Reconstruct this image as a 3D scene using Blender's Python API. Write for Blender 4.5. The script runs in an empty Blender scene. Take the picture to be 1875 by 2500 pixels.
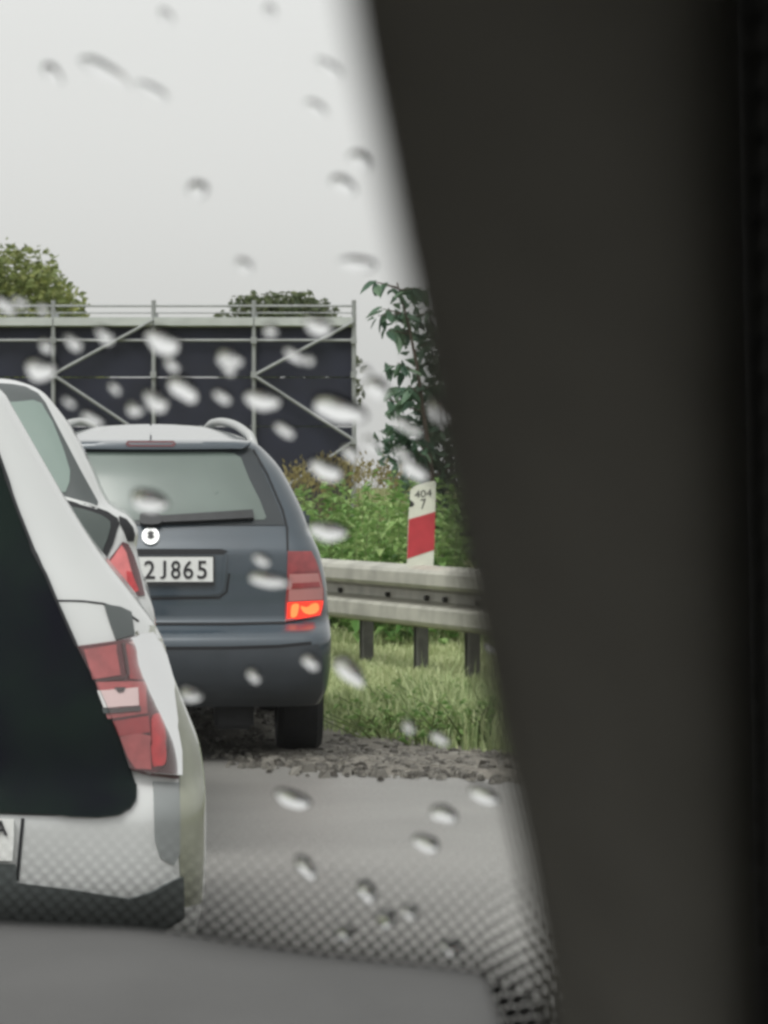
import bpy, bmesh, math, random
from mathutils import Vector, Matrix
from mathutils.bvhtree import BVHTree
R = math.radians
random.seed(7)
scene = bpy.context.scene
COL = scene.collection

# ------------------------------------------------------------------ camera, world, sun, exposure
F = 5000.0            # focal length in pixels of the 1875 x 2500 photograph
HZ = 1185.0           # row of the horizon in the photograph
EYE = 1.19            # eye height in metres, sitting in a car
K = 1.6               # long lens: true focal length is F * K pixels, true distance d * K
cam = bpy.data.cameras.new('camera')
cam.sensor_width = 36.0
cam.sensor_fit = 'AUTO'
cam.lens = 36.0 * F * K / 2500.0
cam.shift_y = -(1250.0 - HZ) / 2500.0
cam.clip_start = 0.02
cam.clip_end = 3000
cam.dof.use_dof = True
cam.dof.focus_distance = 5.4 * K
cam.dof.aperture_fstop = 22.0
camo = bpy.data.objects.new('camera', cam)
camo.location = (0, 0, EYE)
camo.rotation_euler = (R(90), 0, 0)
COL.objects.link(camo)
scene.camera = camo

SUN_EL, SUN_AZ = R(58), R(205)
w = bpy.data.worlds.new('World'); scene.world = w; w.use_nodes = True
wn = w.node_tree.nodes; wl = w.node_tree.links
for n in list(wn): wn.remove(n)
out = wn.new('ShaderNodeOutputWorld')
sky = wn.new('ShaderNodeTexSky'); sky.sky_type = 'NISHITA'; sky.sun_disc = False
sky.sun_elevation = SUN_EL; sky.sun_rotation = SUN_AZ; sky.dust_density = 6; sky.air_density = 1.4
hs = wn.new('ShaderNodeHueSaturation'); hs.inputs['Saturation'].default_value = 0.06
bg = wn.new('ShaderNodeBackground'); bg.inputs['Strength'].default_value = 0.05
bg2 = wn.new('ShaderNodeBackground'); bg2.inputs['Color'].default_value = (0.80, 0.80, 0.785, 1); bg2.inputs['Strength'].default_value = 0.45
ad = wn.new('ShaderNodeAddShader')
wl.new(sky.outputs[0], hs.inputs['Color']); wl.new(hs.outputs[0], bg.inputs['Color'])
wl.new(bg.outputs[0], ad.inputs[0]); wl.new(bg2.outputs[0], ad.inputs[1]); wl.new(ad.outputs[0], out.inputs['Surface'])
sun = bpy.data.lights.new('sun', 'SUN'); sun.energy = 0.8; sun.angle = R(25); sun.color = (1, 0.98, 0.95)
so = bpy.data.objects.new('sun', sun); COL.objects.link(so)
so.rotation_euler = (R(32), 0, R(-25))
scene.view_settings.view_transform = 'Standard'
scene.view_settings.look = 'None'
scene.view_settings.exposure = 0.72
scene.view_settings.gamma = 1.0
scene.cycles.filter_width = 3.0
scene.cycles.max_bounces = 10
scene.cycles.transparent_max_bounces = 24
scene.cycles.caustics_refractive = False
scene.cycles.caustics_reflective = False
scene.cycles.sample_clamp_indirect = 4
try:
    scene.cycles.use_denoising = True
except Exception:
    pass

# ------------------------------------------------------------------ helpers
CAM = Vector((0, 0, EYE))
def P(x, y, d):
    return Vector(((x - 937.5) / F * d, d * K, EYE - (y - HZ) / F * d))
def G(x, d): return Vector(((x - 937.5) / F * d, d * K, 0))
def ray(x, y):
    return P(x, y, 1.0) - CAM
def tag(o, label=None, cat=None, group=None, kind=None):
    if label: o['label'] = label
    if cat: o['category'] = cat
    if group: o['group'] = group
    if kind: o['kind'] = kind
    return o
def empty(name, label, cat, loc=(0, 0, 0), group=None, rot=0):
    o = bpy.data.objects.new(name, None); COL.objects.link(o)
    o.empty_display_size = 0.1
    o.location = loc; o.rotation_euler = (0, 0, rot)
    return tag(o, label, cat, group)
def link(name, me, mat=None, parent=None, smooth=False, label=None):
    o = bpy.data.objects.new(name, me); COL.objects.link(o)
    if mat is not None: me.materials.append(mat)
    if parent is not None: o.parent = parent
    if smooth: me.polygons.foreach_set('use_smooth', [True] * len(me.polygons))
    if label: o['label'] = label
    return o
def bm_obj(name, bm, mat=None, parent=None, smooth=False, label=None, norm=True):
    if norm: bmesh.ops.recalc_face_normals(bm, faces=bm.faces)
    me = bpy.data.meshes.new(name); bm.to_mesh(me); bm.free()
    return link(name, me, mat, parent, smooth, label)
def pyd(name, v, f, mat=None, parent=None, smooth=False, label=None):
    me = bpy.data.meshes.new(name); me.from_pydata([tuple(a) for a in v], [], f); me.update()
    return link(name, me, mat, parent, smooth, label)
def add_box(bm, c, s, M=None):
    vs = []
    for dz in (-.5, .5):
        for dy in (-.5, .5):
            for dx in (-.5, .5):
                p = Vector((c[0] + dx * s[0], c[1] + dy * s[1], c[2] + dz * s[2]))
                vs.append(bm.verts.new(M @ p if M else p))
    for q in ((0, 2, 3, 1), (4, 5, 7, 6), (0, 1, 5, 4), (2, 6, 7, 3), (0, 4, 6, 2), (1, 3, 7, 5)):
        bm.faces.new([vs[i] for i in q])
def add_tube(bm, a, b, r, n=10, r2=None):
    a, b = Vector(a), Vector(b); r2 = r if r2 is None else r2
    z = (b - a).normalized(); x = z.orthogonal().normalized(); y = z.cross(x)
    A, B = [], []
    for i in range(n):
        t = 2 * math.pi * i / n; dd = x * math.cos(t) + y * math.sin(t)
        A.append(bm.verts.new(a + dd * r)); B.append(bm.verts.new(b + dd * r2))
    for i in range(n):
        bm.faces.new((A[i], A[(i + 1) % n], B[(i + 1) % n], B[i]))
    bm.faces.new(A[::-1]); bm.faces.new(B)
def tube_obj(name, a, b, r, mat, parent, n=10):
    bm = bmesh.new(); add_tube(bm, a, b, r, n)
    return bm_obj(name, bm, mat, parent, False)
def interp(tab, x):
    if x <= tab[0][0]: return tab[0][1]
    for (x0, y0), (x1, y1) in zip(tab, tab[1:]):
        if x <= x1:
            t = (x - x0) / (x1 - x0)
            return y0 + (y1 - y0) * t
    return tab[-1][1]
def smooth_tab(tab, n=6):
    """Catmull-Rom resampling of a table"""
    o = []
    for i in range(len(tab) - 1):
        p0 = tab[max(i - 1, 0)]; p1 = tab[i]; p2 = tab[i + 1]; p3 = tab[min(i + 2, len(tab) - 1)]
        m1 = (p2[1] - p0[1]) / max(p2[0] - p0[0], 1e-6); m2 = (p3[1] - p1[1]) / max(p3[0] - p1[0], 1e-6)
        h = p2[0] - p1[0]; s = (p2[1] - p1[1]) / h
        if m1 * s <= 0: m1 = 0
        elif abs(m1) > 3 * abs(s): m1 = 3 * s
        if m2 * s <= 0: m2 = 0
        elif abs(m2) > 3 * abs(s): m2 = 3 * s
        for k in range(n):
            t = k / n
            y = (2*t**3 - 3*t*t + 1)*p1[1] + (t**3 - 2*t*t + t)*h*m1 + (-2*t**3 + 3*t*t)*p2[1] + (t**3 - t*t)*h*m2
            o.append((p1[0] + h * t, y))
    o.append(tab[-1])
    return o
def crom(poly, n=4, closed=True):
    o = []; N = len(poly)
    for i in range(N if closed else N - 1):
        g = (lambda k: poly[k % N]) if closed else (lambda k: poly[min(max(k, 0), N - 1)])
        p0, p1, p2, p3 = g(i - 1), g(i), g(i + 1), g(i + 2)
        for k in range(n):
            t = k / n
            o.append(tuple(0.5 * (2*b + (c - a)*t + (2*a - 5*b + 4*c - d)*t*t + (3*b - a - 3*c + d)*t**3)
                           for a, b, c, d in zip(p0, p1, p2, p3)))
    if not closed: o.append(tuple(poly[-1]))
    return o

# ------------------------------------------------------------------ materials
def new_mat(name):
    m = bpy.data.materials.new(name); m.use_nodes = True
    nt = m.node_tree
    return m, nt, nt.nodes['Principled BSDF']
def mat(name, col, rough=.5, metal=0, spec=.5, coat=0, var=0.0, scale=8.0, bump=0.0, bscale=60.0, col2=None, emit=None, es=0, detail=6):
    m, nt, b = new_mat(name)
    b.inputs['Base Color'].default_value = (*col, 1)
    b.inputs['Roughness'].default_value = rough
    b.inputs['Metallic'].default_value = metal
    b.inputs['Specular IOR Level'].default_value = spec
    b.inputs['Coat Weight'].default_value = coat
    b.inputs['Coat Roughness'].default_value = 0.06
    if emit:
        b.inputs['Emission Color'].default_value = (*emit, 1); b.inputs['Emission Strength'].default_value = es
    tc = nt.nodes.new('ShaderNodeTexCoord')
    if var or col2:
        nz = nt.nodes.new('ShaderNodeTexNoise'); nz.inputs['Scale'].default_value = scale; nz.inputs['Detail'].default_value = detail
        nt.links.new(tc.outputs['Object'], nz.inputs['Vector'])
        rp = nt.nodes.new('ShaderNodeValToRGB')
        c2 = col2 or tuple(min(1, c * (1 + var)) for c in col); c1 = col if col2 else tuple(c * (1 - var) for c in col)
        rp.color_ramp.elements[0].position = .35; rp.color_ramp.elements[1].position = .65
        rp.color_ramp.elements[0].color = (*c1, 1); rp.color_ramp.elements[1].color = (*c2, 1)
        nt.links.new(nz.outputs['Fac'], rp.inputs['Fac']); nt.links.new(rp.outputs['Color'], b.inputs['Base Color'])
    if bump:
        n2 = nt.nodes.new('ShaderNodeTexNoise'); n2.inputs['Scale'].default_value = bscale; n2.inputs['Detail'].default_value = 4
        nt.links.new(tc.outputs['Object'], n2.inputs['Vector'])
        bp = nt.nodes.new('ShaderNodeBump'); bp.inputs['Strength'].default_value = bump; bp.inputs['Distance'].default_value = .01
        nt.links.new(n2.outputs['Fac'], bp.inputs['Height']); nt.links.new(bp.outputs['Normal'], b.inputs['Normal'])
    return m
def leaf_mat(name, ca, cb, cc):
    m, nt, b = new_mat(name)
    at = nt.nodes.new('ShaderNodeAttribute'); at.attribute_name = 'tone'
    rp = nt.nodes.new('ShaderNodeValToRGB'); e = rp.color_ramp.elements
    e[0].color = (*ca, 1); e[1].color = (*cc, 1); x = e.new(.5); x.color = (*cb, 1)
    nt.links.new(at.outputs['Fac'], rp.inputs['Fac']); nt.links.new(rp.outputs['Color'], b.inputs['Base Color'])
    b.inputs['Roughness'].default_value = .5; b.inputs['Specular IOR Level'].default_value = .35
    tr = nt.nodes.new('ShaderNodeBsdfTranslucent'); nt.links.new(rp.outputs['Color'], tr.inputs['Color'])
    mx = nt.nodes.new('ShaderNodeMixShader'); mx.inputs[0].default_value = .35
    o = nt.nodes['Material Output']
    nt.links.new(b.outputs[0], mx.inputs[1]); nt.links.new(tr.outputs[0], mx.inputs[2]); nt.links.new(mx.outputs[0], o.inputs['Surface'])
    return m

M = {}
M['white_paint'] = mat('white_paint', (.52, .53, .525), .25, coat=.7, var=.03, scale=3)
M['slate_paint'] = mat('slate_paint', (.037, .054, .070), .3, metal=.1, coat=1.0, var=.08, scale=4)
M['slate_paint'].node_tree.nodes['Principled BSDF'].inputs['Coat IOR'].default_value = 1.5
M['flank_reflection_paint'] = mat('flank_reflection_paint', (.13, .138, .095), .3, coat=.4, col2=(.27, .28, .22), scale=5)  # green verge reflection and shade of the white flank, put into the colour
M['trim_grey'] = mat('trim_grey', (.22, .235, .235), .4, var=.05)
M['black_plastic'] = mat('black_plastic', (.018, .02, .022), .5, var=.15, scale=20)
M['grey_plastic'] = mat('grey_plastic', (.07, .08, .08), .45)
M['bumper_plastic'] = mat('bumper_plastic', (.040, .047, .055), .48, var=.12, scale=6)
M['seam'] = mat('seam', (.006, .007, .009), .7)
M['dark_glass'] = mat('dark_glass', (.0025, .003, .007), .08, spec=.08, col2=(.005, .011, .009), scale=5, detail=3)  # green mottling puts faint reflections into the base colour
M['side_glass'] = mat('side_glass', (.05, .065, .06), .05, spec=.6)
M['misted_sky_glass'] = mat('misted_sky_glass', (.115, .145, .13), .18, spec=.6, var=.10, scale=3, detail=2)  # misted wet glass, with the bright sky's reflection put into its colour
M['pale_glass'] = mat('pale_glass', (.19, .245, .22), .18, spec=.6, var=.08, scale=4, detail=2)
M['frit_black'] = mat('frit_black', (.03, .036, .04), .2)
M['red_lens'] = mat('red_lens', (.27, .032, .036), .12, coat=.8, var=.15, scale=25)
M['pink_lens'] = mat('pink_lens', (.36, .095, .095), .15, coat=.8, var=.2, scale=30)
M['deep_red_lens'] = mat('deep_red_lens', (.085, .014, .018), .12, coat=.8)
M['bright_red_lens'] = mat('bright_red_lens', (.46, .03, .036), .12, coat=.6, var=.2, scale=40)
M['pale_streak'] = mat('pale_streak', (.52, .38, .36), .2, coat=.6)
M['pink_bright'] = mat('pink_bright', (.62, .16, .16), .15, coat=.7, var=.12, scale=30)
M['clear_lens'] = mat('clear_lens', (.72, .72, .71), .15, coat=.8)
M['smoke_lens'] = mat('smoke_lens', (.42, .17, .16), .2, coat=.6)
M['brown_trim'] = mat('brown_trim', (.055, .03, .03), .3)
M['lit_red'] = mat('lit_red', (.6, .02, .01), .2, emit=(1.0, .035, .015), es=.85)
M['lit_orange'] = mat('lit_orange', (.8, .12, .03), .2, emit=(1.0, .13, .035), es=1.35)
M['chrome'] = mat('chrome', (.75, .76, .76), .18, metal=.9)
M['rail_silver'] = mat('rail_silver', (.5, .51, .5), .35, metal=.5)
M['plate_white'] = mat('plate_white', (.70, .71, .69), .4)
M['ink'] = mat('ink', (.02, .02, .022), .5)
M['rubber'] = mat('rubber', (.014, .015, .017), .7, bump=.3, bscale=40)
M['hub'] = mat('hub', (.3, .31, .32), .4, metal=.7)
M['galvanized'] = mat('galvanized', (.40, .395, .34), .5, metal=.25, var=.18, scale=5, bump=.1)
M['post_steel'] = mat('post_steel', (.055, .055, .05), .6, metal=.2, var=.25, scale=12)
M['post_face'] = mat('post_face', (.10, .10, .09), .6, metal=.2, var=.25, scale=12)
M['scaffold_tube'] = mat('scaffold_tube', (.27, .28, .28), .5, metal=.2, var=.1, scale=2)
M['platform'] = mat('platform', (.42, .44, .43), .6, var=.1, scale=1.5)
M['slate_panel'] = mat('slate_panel', (.010, .012, .025), .75, var=.18, scale=1.2)
M['post_white'] = mat('post_white', (.60, .61, .52), .55, var=.06, scale=14)
M['post_red'] = mat('post_red', (.42, .035, .045), .5, var=.08, scale=14)
M['bark'] = mat('bark', (.08, .06, .045), .9, var=.3, scale=10, bump=.5, bscale=20)
M['leaf_tree'] = leaf_mat('leaf_tree', (.08, .11, .04), (.19, .23, .075), (.33, .35, .12))
M['leaf_far'] = leaf_mat('leaf_far', (.06, .08, .045), (.11, .14, .07), (.17, .19, .095))
M['leaf_dark'] = leaf_mat('leaf_dark', (.045, .095, .065), (.09, .165, .105), (.17, .26, .17))
M['leaf_weed'] = leaf_mat('leaf_weed', (.07, .18, .04), (.21, .36, .11), (.40, .52, .22))
M['grass_blade'] = leaf_mat('grass_blade', (.18, .27, .11), (.37, .45, .21), (.56, .60, .34))
M['seed_head'] = leaf_mat('seed_head', (.15, .12, .05), (.23, .19, .08), (.32, .28, .12))
M['cabin_trim'] = mat('cabin_trim', (.37, .355, .312), .9, spec=.2, var=.08, scale=40, bump=.25, bscale=500)
M['cabin_dark'] = mat('cabin_dark', (.02, .02, .021), .8, spec=.2)
M['dash'] = mat('dash', (.083, .082, .08), .6, spec=.4, var=.08, scale=14, bump=.25, bscale=420)
M['headliner'] = mat('headliner', (.30, .295, .28), .95)

# ground materials
def ground_mat(name, cols, scales, rough, bump, bscale, spec=.5):
    m, nt, b = new_mat(name)
    tc = nt.nodes.new('ShaderNodeTexCoord')
    prev = None
    for (c1, c2), s in zip(cols, scales):
        nz = nt.nodes.new('ShaderNodeTexNoise'); nz.inputs['Scale'].default_value = s; nz.inputs['Detail'].default_value = 8
        nt.links.new(tc.outputs['Object'], nz.inputs['Vector'])
        rp = nt.nodes.new('ShaderNodeValToRGB'); rp.color_ramp.elements[0].position = .38; rp.color_ramp.elements[1].position = .62
        rp.color_ramp.elements[0].color = (*c1, 1); rp.color_ramp.elements[1].color = (*c2, 1)
        nt.links.new(nz.outputs['Fac'], rp.inputs['Fac'])
        if prev is None: prev = rp.outputs['Color']
        else:
            mx = nt.nodes.new('ShaderNodeMix'); mx.data_type = 'RGBA'; mx.inputs[0].default_value = .5
            nt.links.new(prev, mx.inputs[6]); nt.links.new(rp.outputs['Color'], mx.inputs[7]); prev = mx.outputs[2]
    nt.links.new(prev, b.inputs['Base Color'])
    b.inputs['Roughness'].default_value = rough; b.inputs['Specular IOR Level'].default_value = spec
    n2 = nt.nodes.new('ShaderNodeTexNoise'); n2.inputs['Scale'].default_value = bscale; n2.inputs['Detail'].default_value = 5
    nt.links.new(tc.outputs['Object'], n2.inputs['Vector'])
    bp = nt.nodes.new('ShaderNodeBump'); bp.inputs['Strength'].default_value = bump; bp.inputs['Distance'].default_value = .01
    nt.links.new(n2.outputs['Fac'], bp.inputs['Height']); nt.links.new(bp.outputs['Normal'], b.inputs['Normal'])
    return m
M['asphalt'] = ground_mat('asphalt', [((.165, .161, .15), (.255, .248, .232)), ((.15, .146, .138), (.275, .268, .252))], [.9, 70], .45, .5, 120)
M['gravel_dirt'] = ground_mat('gravel_dirt', [((.08, .072, .058), (.2, .185, .155)), ((.07, .062, .052), (.26, .245, .21))], [3, 40], .85, 1.0, 60)
M['soil'] = ground_mat('soil', [((.12, .16, .05), (.22, .24, .09)), ((.10, .12, .05), (.2, .2, .09))], [1.2, 25], .95, 1.0, 40, .2)

# ------------------------------------------------------------------ ground, road, verge
s = 1500
o = pyd('ground', [(-s, -s, -.012), (s, -s, -.012), (s, s, -.012), (-s, s, -.012)], [(0, 1, 2, 3)], M['soil']); tag(o, kind='structure', label='green and yellow verge ground beyond the road')
road_edge = [(14, -30), (12, -8), (8, 3), (5, 6.1), (3, 7.2), (1.4, 7.95), (.46, 8.28), (-.2, 8.5), (-.62, 8.95), (-.95, 10.2), (-1.5, 13), (-3.2, 17.2), (-6.2, 22.2), (-12, 30), (-25, 44), (-60, 78)]
grass_edge = [(15, -30), (13, -8), (9.3, 3.2), (6, 6.6), (3.4, 7.9), (1.6, 8.6), (.5, 8.98), (.12, 9.37), (-.23, 9.75), (-.45, 10.8), (-.95, 13.3), (-2.6, 17.7), (-5.6, 22.7), (-11.4, 30.5), (-24.4, 44.5), (-59, 79)]
re_ = [(x, y * K) for x, y in crom(road_edge, 5, False)]; ge_ = [(x, y * K) for x, y in crom(grass_edge, 5, False)]
far = [(x - 60, y) for x, y in re_]
v = [(x, y, 0) for x, y in re_] + [(x, y, 0) for x, y in far]; n = len(re_)
o = pyd('road', v, [(i, i + 1, n + i + 1, n + i) for i in range(n - 1)], M['asphalt']); tag(o, kind='structure', label='wet grey asphalt road')
# gravel verge: an uneven strip from just under the road edge to under the grass
v = []
for (a, b), (c, d) in zip(re_, ge_):
    v += [(a - .02, b - .02, -.006)]
    for k in range(1, 8):
        t = k / 8
        v.append((a + (c - a) * t, b + (d - b) * t, .006 + random.uniform(0, .02)))
    v += [(c + .12, d + .15, .012)]
f = []
for i in range(n - 1):
    for k in range(8):
        q = i * 9 + k; f.append((q, q + 1, q + 10, q + 9))
o = pyd('gravel_verge', v, f, M['gravel_dirt']); tag(o, kind='structure', label='broken gravel strip along the road edge')

def prep_fast(name, verts, faces, tones, mat, parent=None, label=None):
    me = bpy.data.meshes.new(name); me.from_pydata(verts, [], faces); me.update()
    at = me.attributes.new('tone', 'FLOAT', 'FACE'); at.data.foreach_set('value', tones)
    return link(name, me, mat, parent, False, label)

# loose stones on the verge
rng = random.Random(3)
sv, sf, st = [], [], []
def interp_pts(poly, t):
    x = t * (len(poly) - 1); i = min(int(x), len(poly) - 2); q = x - i
    return poly[i][0] + (poly[i+1][0] - poly[i][0]) * q, poly[i][1] + (poly[i+1][1] - poly[i][1]) * q
for k in range(6500):
    t = rng.uniform(.2, .72); a = interp_pts(re_, t); b = interp_pts(ge_, t); q = rng.betavariate(1.2, 1.1) * 1.15 - .12
    x = a[0] + (b[0] - a[0]) * q + rng.uniform(-.12, .12); y = a[1] + (b[1] - a[1]) * q + rng.uniform(-.12, .12)
    r = rng.uniform(.006, .02) * (1.8 if rng.random() < .1 else 1); z = .008
    i0 = len(sv); ang = rng.uniform(0, 6.28); ca, sa = math.cos(ang), math.sin(ang)
    for (dx, dy, dz) in ((-1, -.8, -.3), (1, -.7, -.3), (.9, .8, -.3), (-.8, .9, -.3), (-.5, -.4, .7), (.6, -.4, .55), (.4, .5, .8), (-.5, .4, .6)):
        dx *= rng.uniform(.7, 1.2); dy *= rng.uniform(.7, 1.2)
        sv.append((x + (dx * ca - dy * sa) * r, y + (dx * sa + dy * ca) * r, z + dz * r))
    for q in ((4, 5, 6, 7), (0, 1, 5, 4), (1, 2, 6, 5), (2, 3, 7, 6), (3, 0, 4, 7)):
        sf.append(tuple(i0 + j for j in q)); 
    tt = rng.random(); st += [tt] * 5
M['stone'] = leaf_mat('stone', (.07, .063, .054), (.15, .142, .124), (.3, .285, .25))
o = prep_fast('loose_stones', sv, sf, st, M['stone']); tag(o, 'loose grey stones scattered along the gravel verge', 'stones', kind='stuff')

# ------------------------------------------------------------------ scaffolding wall
SD = 50.0
sc = empty('scaffolding', 'steel scaffolding with dark slate panels and a pale platform, standing behind the cars', 'scaffolding', P(375, HZ + EYE * F / SD, SD))
def LS(x, y, dd=0): return P(x, y, SD) + Vector((0, dd, 0)) - sc.location
GY = HZ + EYE * F / SD
posts = [-360, -115, 130, 375, 620, 864]
for x in posts:
    tube_obj('post', LS(x, 733, 0), LS(x, GY, 0), .055, M['scaffold_tube'], sc, 10)
    tube_obj('post', LS(x, 760, .9), LS(x, GY, .9), .05, M['scaffold_tube'], sc, 8)
for a, b in zip(posts, posts[1:]):
    for y, r in ((747, .028), (764, .018), (831, .035)):
        tube_obj('ledger', LS(a, y, -.03 if y > 800 else 0), LS(b, y, -.03 if y > 800 else 0), r, M['scaffold_tube'], sc, 8)
    bm = bmesh.new(); add_box(bm, (LS((a + b) / 2, 785, .4)), ((b - a) / 100 - .03, 1.0, .20)); bm_obj('platform_board', bm, M['platform'], sc)
    for (y0, y1) in ((798, 919.5), (922, 1040), (1042, GY - 1)):
        bm = bmesh.new(); c = LS((a + b) / 2, (y0 + y1) / 2, .12 + random.uniform(0, .04))
        add_box(bm, c, ((b - a) / 100 - .06, .04, (y1 - y0) / 100)); bm_obj('panel', bm, M['slate_panel'], sc)
for a, b in (((-360, 915), (-115, 785)), ((-360, 915), (-115, 1078)), ((130, 915), (375, 782)), ((130, 915), (375, 1078)), ((620, 917), (864, 786)), ((620, 917), (866, 1076)),
             ((375, 1078), (130, 1240)), ((866, 1076), (620, 1240)), ((-115, 1078), (-360, 1240))):
    tube_obj('brace', LS(*a, -.10), LS(*b, -.10), .04, M['scaffold_tube'], sc, 8)
for x in posts:
    for y in (831, 915, 1078):
        bm = bmesh.new(); add_box(bm, LS(x, y, -.08), (.14, .12, .16)); bm_obj('coupler', bm, M['scaffold_tube'], sc)

# ------------------------------------------------------------------ vegetation
def leaf_cloud(rng, blobs, count, size, flat=.5, shell=.55, droop=0.0):
    """leaf faces through a set of ellipsoidal clumps: (centre, radii)"""
    vs, fs, ts = [], [], []
    wts = [b[1][0] * b[1][1] * b[1][2] for b in blobs]
    for k in range(count):
        c, rr = rng.choices(blobs, wts)[0]
        th = rng.uniform(0, 6.283); z = rng.uniform(-1, 1); q = math.sqrt(1 - z * z)
        rad = (shell + (1 - shell) * rng.random()) * (1 + rng.gauss(0, .07))
        p = Vector((c[0] + rr[0] * q * math.cos(th) * rad, c[1] + rr[1] * q * math.sin(th) * rad, c[2] + rr[2] * z * rad))
        a = Vector((rng.gauss(0, 1), rng.gauss(0, 1), rng.gauss(0, flat) - droop)).normalized()
        b = a.cross(Vector((rng.gauss(0, 1), rng.gauss(0, 1), rng.gauss(0, 1)))).normalized()
        L = size * rng.uniform(.6, 1.4); W = L * rng.uniform(.35, .6)
        nn = a.cross(b) * L * .12
        i = len(vs)
        vs += [tuple(p - a * L * .5), tuple(p + b * W * .5 - nn), tuple(p + a * L * .5), tuple(p - b * W * .5 - nn)]
        fs += [(i, i + 1, i + 2), (i, i + 2, i + 3)]
        t = min(1, max(0, rng.gauss(.5, .24))); ts += [t, min(1, t + .06)]
    return vs, fs, ts
def limb_mesh(base, pts, r0):
    bm = bmesh.new()
    for a, b, ra, rb in pts: add_tube(bm, a, b, ra, 8, rb)
    return bm
def tree(name, label, px0, px1, ytop, d, leafmat, leaf, count, seed, nblob=26, group=None, ztrunk=.35):
    rng = random.Random(seed)
    cx = (px0 + px1) / 2; w_ = (px1 - px0) / 2 * d / F; top = P(cx, ytop, d).z
    t = empty(name, label, 'tree', G(cx, d), group)
    zc = top * .62; rz = top - zc
    blobs = []
    for k in range(nblob):
        th = rng.uniform(0, 6.283); z = rng.uniform(-.75, .95); q = math.sqrt(1 - z * z) * rng.uniform(.5, .95)
        s_ = rng.uniform(.16, .32)
        blobs.append(((w_ * .8 * q * math.cos(th), w_ * .8 * q * math.sin(th), zc + rz * .8 * z), (w_ * s_, w_ * s_, w_ * s_ * rng.uniform(.6, .95))))
    vs, fs, ts = leaf_cloud(rng, blobs, count, leaf)
    prep_fast('crown', vs, fs, ts, leafmat, t)
    bm = bmesh.new(); add_tube(bm, (0, 0, -.05), (0, 0, zc * .75), w_ * .09, 10, w_ * .05)
    for b in blobs[:14]: add_tube(bm, (0, 0, zc * rng.uniform(.4, .74)), b[0], w_ * .035, 6, w_ * .012)
    bm_obj('trunk', bm, M['bark'], t)
    return t
tree('broadleaf_tree', 'tall yellow-green tree rising over the left end of the scaffolding', -480, 330, 606, 105, M['leaf_tree'], .5, 16000, 11, 60, 'trees beyond the scaffolding')
tree('broadleaf_tree', 'low dark tree crown showing above the middle of the scaffolding rail', 430, 925, 706, 120, M['leaf_far'], .5, 11000, 5, 50, 'trees beyond the scaffolding')

# young tree with big leaves beside the pillar: single leaves on its left side, a leafy mass behind
def leaf_mesh(name, L, W, tone):
    v = [(0, 0, 0), (L * .22, W * .36, .006), (L * .5, W * .5, .0), (L * .8, W * .28, -.012), (L, 0, -.03), (L * .8, -W * .28, -.012), (L * .5, -W * .5, .0), (L * .22, -W * .36, .006),
         (L * .25, 0, -.012), (L * .55, 0, -.018), (L * .8, 0, -.024)]
    f = [(0, 8, 1), (1, 8, 9, 2), (2, 9, 10, 3), (3, 10, 4), (0, 7, 8), (7, 6, 9, 8), (6, 5, 10, 9), (5, 4, 10)]
    me = bpy.data.meshes.new(name); me.from_pydata(v, [], f); me.update()
    at = me.attributes.new('tone', 'FLOAT', 'FACE'); at.data.foreach_set('value', [tone] * len(f))
    me.materials.append(M['leaf_dark']); return me
rng = random.Random(21)
TD = 17.2
yt = empty('young_tree', 'young tree with large drooping dark green leaves close beside the windscreen pillar', 'tree', G(1085, TD))
spine = [(1085, 1610), (1078, 1400), (1060, 1200), (1040, 1050), (1020, 900), (995, 780), (970, 690)]
bm = bmesh.new()
for i in range(len(spine) - 1):
    r0 = .035 * (1 - i / 7); r1 = .035 * (1 - (i + 1) / 7)
    add_tube(bm, P(*spine[i], TD) - yt.location, P(*spine[i + 1], TD) - yt.location, r0, 7, max(r1, .006))
tips = []
for k in range(26):
    t = rng.uniform(.25, .98); x, y = interp_pts(spine, t); p = P(x, y, TD) - yt.location
    side = rng.choice((-1, -1, 1)); L = rng.uniform(.10, .34) * (1.25 - .55 * t)
    q = p + Vector((side * L, rng.uniform(-.25, .25), rng.uniform(-.02, .14)))
    add_tube(bm, p, q, .008, 5, .003); tips.append((p, q))
bm_obj('trunk', bm, M['bark'], yt)
lm = [leaf_mesh('leaf', .16, .065, t) for t in (.1, .35, .55, .8, 1.0)]
for k in range(200):
    p, q = rng.choice(tips); t = rng.uniform(.15, 1.08)
    o = bpy.data.objects.new('leaf', rng.choice(lm)); COL.objects.link(o); o.parent = yt
    o.location = p.lerp(q, t) + Vector((rng.uniform(-.03, .03), rng.uniform(-.06, .06), rng.uniform(-.03, .03)))
    o.rotation_euler = (rng.uniform(-.9, .9), rng.uniform(.1, 1.2), rng.uniform(0, 6.283)); sc_ = rng.uniform(.65, 1.2); o.scale = (sc_,) * 3
blobs = [(tuple(P(x, y, TD + .3) - yt.location), (r, r, r * 1.2)) for x, y, r in ((1010, 760, .22), (1060, 850, .3), (1090, 960, .38), (1080, 1080, .42), (1120, 1200, .48), (1000, 1060, .26), (1180, 1000, .5), (1200, 1300, .55), (960, 1090, .22), (1150, 800, .35))]
vs, fs, ts = leaf_cloud(rng, blobs, 2600, .12, .6, .3, .3)
o = prep_fast('crown', vs, fs, ts, M['leaf_dark'], yt); o['kind'] = 'stuff'

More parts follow.
